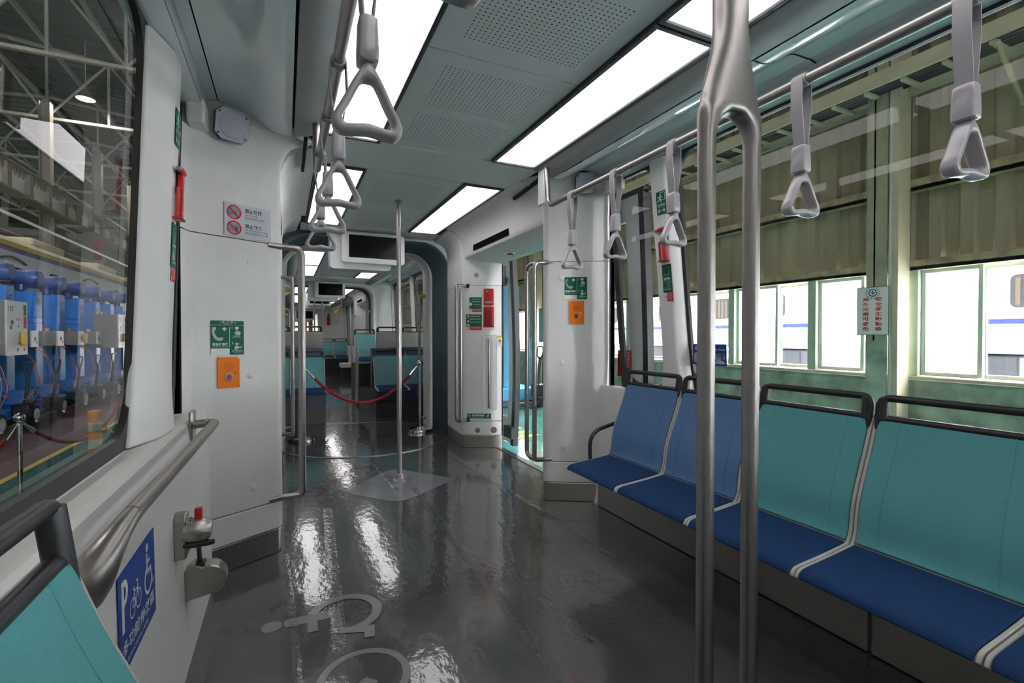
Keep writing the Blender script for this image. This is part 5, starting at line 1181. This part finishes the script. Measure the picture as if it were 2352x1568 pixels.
def highbay(x, y, z, label):
    t = thing('high_bay_lamp', label, 'lamp', (x, y, z), 'high-bay lamps of the depot')
    m = MB(); m.lathe([(.06, .45), (.10, .42), (.16, .30), (.30, .10), (.36, .0), (.34, .0), (.28, .10), (.14, .28), (.0001, .30)], (x, y, z), 24); m.build('shade', 'drab_and_shadow', t)
    m = MB(); m.lathe([(.335, .015), (.335, .03), (.0001, .03)], (x, y, z), 24); m.build('diffuser', 'lamp_glow', t)
    m = MB(); m.tube([(x, y, z+.45), (x, y, ztop(x)-.01)], .02, 6); m.build('rod', 'truss_paint', t)
    l = bpy.data.lights.new('high_bay_light', 'AREA'); l.shape = 'DISK'; l.size = .66; l.energy = HALL_LAMP; l.color = (1, .97, .9); lo = bpy.data.objects.new('high_bay_light', l); COL.objects.link(lo); lo.location = (x, y, z-.02)
    lo.parent = t; lo.matrix_parent_inverse = Matrix.Translation(-t.location)
k = 0
for y in (5.5, 16.4, 27.3, 38): 
    for x in (-7.9, -18): highbay(x, y, 11.6, 'round high-bay lamp under the depot roof, %s row, %s' % (ORD[(5.5, 16.4, 27.3, 38).index(y)], 'over the jacks' if x > -10 else 'over the far bay'))
# crane runway girder, columns, pipes
t = thing('crane_girder', 'white crane runway girder with painted sawtooth shadows across the depot', 'crane girder', (-8.2, 25, 6.4))
m = MB(); m.box(-8.35, -18, 6.05, -8.2, 72, 6.85); m.build('web', 'girder_white', t); m = MB(); m.box(-8.5, -18, 6.85, -8.0, 72, 6.93); m.build('top_flange', 'drab_and_shadow', t); m = MB(); m.box(-8.5, -18, 5.98, -8.05, 72, 6.05); m.build('bottom_flange', 'drab_and_shadow', t)
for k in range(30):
    y = 6+1.5*k; m = MB(); m.box(-8.2, y, 6.05, -8.06, y+.28, 6.85); m.build('stiffener', 'drab_and_shadow', t)
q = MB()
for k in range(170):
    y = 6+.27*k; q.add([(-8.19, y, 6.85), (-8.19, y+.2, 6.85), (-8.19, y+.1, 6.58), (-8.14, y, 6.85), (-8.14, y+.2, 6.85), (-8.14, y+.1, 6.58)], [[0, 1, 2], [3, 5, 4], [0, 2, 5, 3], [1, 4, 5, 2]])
q.build('tooth_shadows', 'drab_and_shadow', t)  # sawtooth shadows along the girder, built as dark teeth
m = MB(); m.box(-8.3, -18, 6.93, -8.2, 72, 7.0); m.build('rail', 'red_plastic', t)
for i in range(8):
    y = 8+6.2*i; m = MB(); m.box(-9.25, y, ZF, -9.21, y+.35, 11); m.box(-8.92, y, ZF, -8.88, y+.35, 11); m.box(-9.21, y+.15, ZF, -8.92, y+.19, 11); o = m.build('hall_post', 'drab_and_shadow'); tag(o, 'grey steel post behind the white depot train, %s along the hall' % ['first', 'second', 'third', 'fourth', 'fifth', 'sixth', 'seventh', 'last'][i], 'post', 'posts under the crane girder')
for i, (z, r) in enumerate(((5.1, .055), (4.55, .03))):
    m = MB(); m.tube([(-8.0, -10, z), (-8.0, 70, z)], r, 8); o = m.build('wall_pipe', ('box_white', 'drab_and_shadow')[i]); tag(o, ('shiny white pipe running above the parked white train', 'thin dark pipe below the shiny one above the parked white train')[i], 'pipe')
m = MB(); m.box(-8.45, 30.0, 4.9, -8.15, 30.7, 5.98); o = m.build('hoist_box', 'deep_red'); tag(o, 'dark red hoist box hanging under the crane girder', 'hoist')
m = MB(); m.box(-34.2, -22, ZF, -34, 75, 13); m.build('wall_depot_left', 'drab_and_shadow', kind='structure')
m = MB(); m.box(-34, 75, ZF, 6, 75.2, 15); m.build('wall_depot_far', 'drab_and_shadow', kind='structure')
m = MB(); m.box(-34, -22.2, ZF, 6, -22, 15); m.build('wall_depot_near', 'drab_and_shadow', kind='structure')
# the parked train beyond the jacks
xt = -6.0
t = thing('parked_train', 'white depot train with yellow and navy roof stripes behind the blue jacks', 'train', (xt-1.4, 20, ZF))
m = MB(); m.prism([(xt, .45), (xt, 3.24), (xt-2.7, 3.24), (xt-2.7, .45)], 4, 60); m.build('body', 'depot_train_white', t)
m = MB(); m.box(xt-.5, 4, 3.24, xt+.015, 60, 3.36); m.build('navy_stripe', 'train_navy', t)
m = MB(); m.box(xt-.5, 4, 3.36, xt+.02, 60, 3.47); m.build('yellow_stripe', 'train_stripe', t)
m = MB(); m.prism([(xt+.01, 3.47), (xt-.1, 3.60), (xt-.6, 3.75), (xt-2.2, 3.75), (xt-2.7, 3.5)], 4, 60); m.build('roof', 'old_cream', t)
for k in range(5):
    y = 13+5.3*k; m = MB(); m.box(xt-1.9, y, 3.7, xt-.5, y+2.2, 4.0); m.build('roof_unit', 'old_cream', t, bevel=.06)
for k in range(9):
    y = 12.6+2.6*k
    m = MB(); m.box(xt-.01, y, 1.0, xt+.012, y+1.15, 3.0) if k % 2 else m.prism(rrect(y, 2.1, y+1.2, 2.95, .15, 5), xt-.01, xt+.012, axis='x'); w_ = m.build('door' if k % 2 else 'window', 'depot_train_white' if k % 2 else 'dark_glass', t, bevel=.02)
    if k % 2:
        for yy in (y+.12, y+.64): g = MB(); g.prism(rrect(yy, 2.0, yy+.4, 2.88, .05, 4), xt+.012, xt+.016, axis='x'); g.box(xt+.016, yy+.05, 2.74, xt+.02, yy+.35, 2.80, 1); g.build('door_window', ['dark_glass', 'train_stripe'], w_)
        m = MB(); m.tube([(xt+.03, y-.1+.1*j, 3.0+.10*math.sin(PI*j/13)) for j in range(14)], .03, 6); m.build('rain_gutter', 'black_plastic', t)
m = MB(); m.box(xt-2.6, 4, ZF+.1, xt-.2, 60, .45); m.build('underframe', 'dark_plinth', t)
# mobile column jacks
def jack(y, big, label, pend=False):
    x = -5.0; t = thing('column_jack', label, 'jack', (x, y, ZF), 'blue mobile column jacks')
    m = MB(); m.box(x-.25, y-.22, ZF+.12, x+.22, y+.10, 2.16); m.build('column', 'jack_blue', t, bevel=.02)
    m = MB(); m.box(x-.30, y+.10, ZF+.12, x+.05, y+.42, 2.05); m.build('guide_rail', 'jack_dark', t, bevel=.015)
    m = MB(); m.box(x-.5, y-.36, ZF+.08, x+.55, y+.44, ZF+.28); m.box(x+.2, y-.42, ZF+.28, x+.5, y+.10, ZF+.55); m.build('base', 'jack_blue', t, bevel=.03)
    m = MB(); m.box(x-.50, y-.36, 2.30, x-.14, y+.0, 2.56); m.build('gearbox', 'box_grey', t, bevel=.02)
    m = MB(); m.lathe([(.0001, 0), (.15, 0), (.17, .03), (.17, .40), (.14, .45), (.0001, .45)], (x-.15, y-.18, 2.42), 22, axis=(1, 0, 0)); m.build('motor', 'motor_blue', t)
    m = MB(); m.lathe([(.08, 2.14), (.10, 2.16), (.10, 2.28), (.07, 2.31)], (x-.02, y-.18, 0), 14); m.build('spindle_housing', 'jack_dark', t)
    if big: a0, a1, z0, z1 = -.42, .30, .86, 1.80
    else: a0, a1, z0, z1 = -.20, .10, .98, 1.30
    xb = x+.22; d = .55 if big else .35
    m = MB(); m.box(xb, y+a0, z0, xb+d-.02, y+a1, z1); c = m.build('control_box', 'box_grey', t, bevel=.01)
    m = Flat((xb+d-.02, y+a0, z0), (0, 1, 0), (0, 0, 1), .003); w, h = a1-a0, z1-z0; m.plate([(0, 0), (w, 0), (w, h), (0, h)], 0, .02); m.step = .011
    if big:
        m.text('15T', w*.08, h*.80, h*.10, 1, 2, bold=.02, w=w*.26); m.rect(w*.80, h*.74, w*.95, h*.94, 2, 2); m.rect(w*.80, h*.50, w*.95, h*.72, 3, 2)
        for a, b_, r, k in ((.45, .66, .02, 4), (.55, .66, .02, 3), (.65, .66, .02, 5), (.25, .60, .045, 1), (.18, .51, .04, 1), (.55, .54, .02, 1), (.6, .22, .03, 1), (.82, .10, .03, 3), (.5, .10, .03, 1), (.8, .2, .025, 1)): m.disc(w*a, h*b_, r, k, 2)
    else: m.disc(w*.5, h*.48, .05, 1, 2); m.disc(w*.75, h*.26, .03, 3, 2)
    m.build('panel_front', ['box_white', 'ink', 'sign_green', 'sign_red', 'jack_blue', 'bollard_orange'], c, smooth=0)
    m = MB(); m.lathe([(.045, 0), (.045, .05), (.02, .07), (.0001, .07)], (xb+.12, y+a0+.15, z1), 12); m.build('beacon', 'bollard_orange', c)
    m = Flat((x+.222, y-.18, 1.86), (0, 1, 0), (0, 0, 1), .002); m.text('15T', 0, 0, .13, 0, 1, w=.2, bold=.02); m.build('capacity_mark', 'ink', t, smooth=0)
    m = MB(); hx = x+.72; m.tube([(hx, y+.30, ZF+.25), (hx+.06, y+.27, .45)], .028, 8); m.tube(fillet([(hx+.06, y+.27, .42), (hx+.06, y+.12, .58), (hx+.07, y+.12, .72), (hx+.07, y+.44, .72), (hx+.06, y+.44, .58), (hx+.06, y+.27, .42)], .05, 4), .016, 8); m.build('steering_handle', 'black_plastic', t)
    m = MB(); m.box(hx-.15, y+.18, ZF+.15, hx+.1, y+.44, ZF+.36); m.build('steering_head', 'black_plastic', t, bevel=.03)
    m = MB(); m.lathe([(.0001, -.05), (.07, -.05), (.08, -.03), (.15, -.045), (.17, -.03), (.17, .03), (.15, .045), (.08, .03), (.07, .05), (.0001, .05)], (hx+.12, y+.31, ZF+.17), 22, axis=(1, 0, 0)); w_ = m.build('wheel', 'black_rubber', t)
    m = MB(); m.lathe([(.10, .035), (.10, .05), (.0001, .055)], (hx+.12, y+.31, ZF+.17), 18, axis=(1, 0, 0)); m.build('hub', 'wheel_grey', w_)
    random.seed(int(y*10))
    for k in range(2):
        yy = y+.2+.18*k; m = MB(); m.tube(fillet([(xb+d-.1, y+a1-.03, z0+.1), (xb+d, yy+.2, .9-.2*k), (xb+d+.05, yy+.3, .3), (xb+d, yy+.05, -.02-.1*k), (xb+.2, y-.1, .25)], .25, 6), .007, 6); m.build('cable', ('box_grey', 'orange')[k], t)
    if pend: m = MB(); m.box(xb+d+.005, y+.0, 1.02, xb+d+.06, y+.14, 1.26); m.build('pendant', 'line_yellow', t, bevel=.02)
JY = [8.9, 10.15, 11.35, 12.55, 13.75, 14.95, 16.15, 17.35, 18.6, 19.8]
for i, y in enumerate(JY): jack(y, i in (0, 1, 2, 7), 'blue fifteen ton column jack with %s control box, %s in the row' % ('a large white' if i in (0, 1, 2, 7) else 'a small grey', ['nearest', 'second', 'third', 'fourth', 'fifth', 'sixth', 'seventh', 'eighth', 'ninth', 'last'][i]), i in (2, 5, 7))
# rope barrier and bollard outside on the left
stanchion(-2.1, 5.62, 'chrome rope post on the depot floor outside the left window', .93, ZF, 'chrome rope posts in the depot'); stanchion(-2.05, 8.6, 'chrome rope post on the depot floor, hidden behind the window post', .93, ZF, 'chrome rope posts in the depot'); stanchion(-2.2, 2.8, 'chrome rope post on the depot floor, left of the frame', .93, ZF, 'chrome rope posts in the depot')
rope((-2.1, 5.66, .44), (-2.05, 8.56, .44), .42, 'red velvet rope outside the left window, sagging towards the bollard', 'red velvet ropes in the depot'); rope((-2.1, 5.58, .44), (-2.2, 2.84, .44), .42, 'red velvet rope outside, running out of the frame at the left edge', 'red velvet ropes in the depot')
t = thing('bollard', 'orange and white striped bollard outside the left window', 'bollard', (-2.0, 7.1, ZF))
for k in range(7): m = MB(); m.lathe([(.0001, .0), (.065, 0), (.065, .1), (.0001, .1)], (-2.0, 7.1, ZF+.1*k), 20); m.build('band', ('bollard_orange', 'sign_white')[k % 2], t)
m = MB(); m.lathe([(.0001, .0), (.066, 0), (.06, .03), (.0001, .04)], (-2.0, 7.1, ZF+.70), 20); m.build('cap', 'bollard_orange', t)
m = MB(); m.tube([(-2.0, 7.1+2.4*k/16, .28-.4*4*(k/16)*(1-k/16)) for k in range(17)], .010, 6); o = m.build('plastic_chain', 'line_yellow'); tag(o, 'yellow chain hanging from the striped bollard', 'chain')
# seen through the open doorway
t = thing('control_cabinet', 'olive control cabinet with small buttons by the depot wall outside the doorway', 'cabinet', (5.5, 9.6, 1.4))
m = MB(); m.box(5.38, 9.30, 1.05, 5.55, 9.95, 1.84); m.build('body', 'cabinet_olive', t, bevel=.01); m = MB(); m.box(5.46, 9.4, ZF, 5.52, 9.46, 1.05); m.box(5.46, 9.8, ZF, 5.52, 9.86, 1.05); m.build('stand', 'cabinet_olive', t)
q = MB()
for k in range(4):
    for j in range(2): q.lathe([(.016, 0), (.016, .02), (.0001, .02)], (5.38, 9.55+.16*j, 1.2+.12*k), 10, axis=(-1, 0, 0))
q.build('buttons', 'ink', t)
t = thing('pallet_truck', 'hand pallet truck with looped handle and black wheels outside the doorway', 'pallet truck', (5.2, 9.6, ZF)); px, py = 5.15, 9.55
m = MB(); m.tube([(px, py, -.05), (px+.05, py, .72)], .028, 10); m.tube(fillet([(px+.05, py, .66), (px+.05, py+.13, .74), (px+.06, py+.13, .95), (px+.06, py-.13, .95), (px+.05, py-.13, .74), (px+.05, py, .66)], .05, 5), .016, 8); m.build('handle', 'black_plastic', t)
m = MB(); m.tube([(px-.03, py-.1, -.05), (px-.05, py-.12, .3), (px+.04, py-.1, .75)], .010, 6); m.build('hose', 'black_rubber', t)
m = MB(); m.box(px-.14, py-.1, -.16, px+.14, py+.1, .12); m.build('pump', 'black_plastic', t, bevel=.03)
for dy in (-.09, .09): m = MB(); m.lathe([(.0001, -.03), (.10, -.03), (.10, .03), (.0001, .03)], (px, py+dy, ZF+.10), 20, axis=(0, 1, 0)); m.build('wheel', 'black_rubber', t)
m = MB(); m.box(px-1.1, py-.28, ZF+.09, px-.1, py-.10, ZF+.14); m.build('fork', 'black_plastic', t); m = MB(); m.box(px-1.1, py+.10, ZF+.09, px-.1, py+.28, ZF+.14); m.build('fork', 'black_plastic', t)
t = thing('blue_lift_post', 'tall light blue lifting post outside the open doorway', 'lift', (4.7, 10.3, ZF))
m = MB(); m.box(4.55, 10.1, ZF+.4, 4.95, 10.55, 2.35); m.build('post', 'lift_cyan', t, bevel=.02); m = MB(); m.box(4.2, 9.9, ZF, 5.3, 10.7, ZF+.4); m.build('foot', 'lift_cyan', t, bevel=.03)
m = MB(); m.lathe([(.0001, 0), (.13, 0), (.13, .5), (.0001, .5)], (4.7, 10.0, 2.48), 18, axis=(0, 1, 0)); m.build('motor', 'motor_blue', t)
# daylight portals in the hall's real openings
area('window_portal', (XW+.2, .7, 1.33), (0, math.radians(90), 0), 1.15, 23, 1, portal=True)
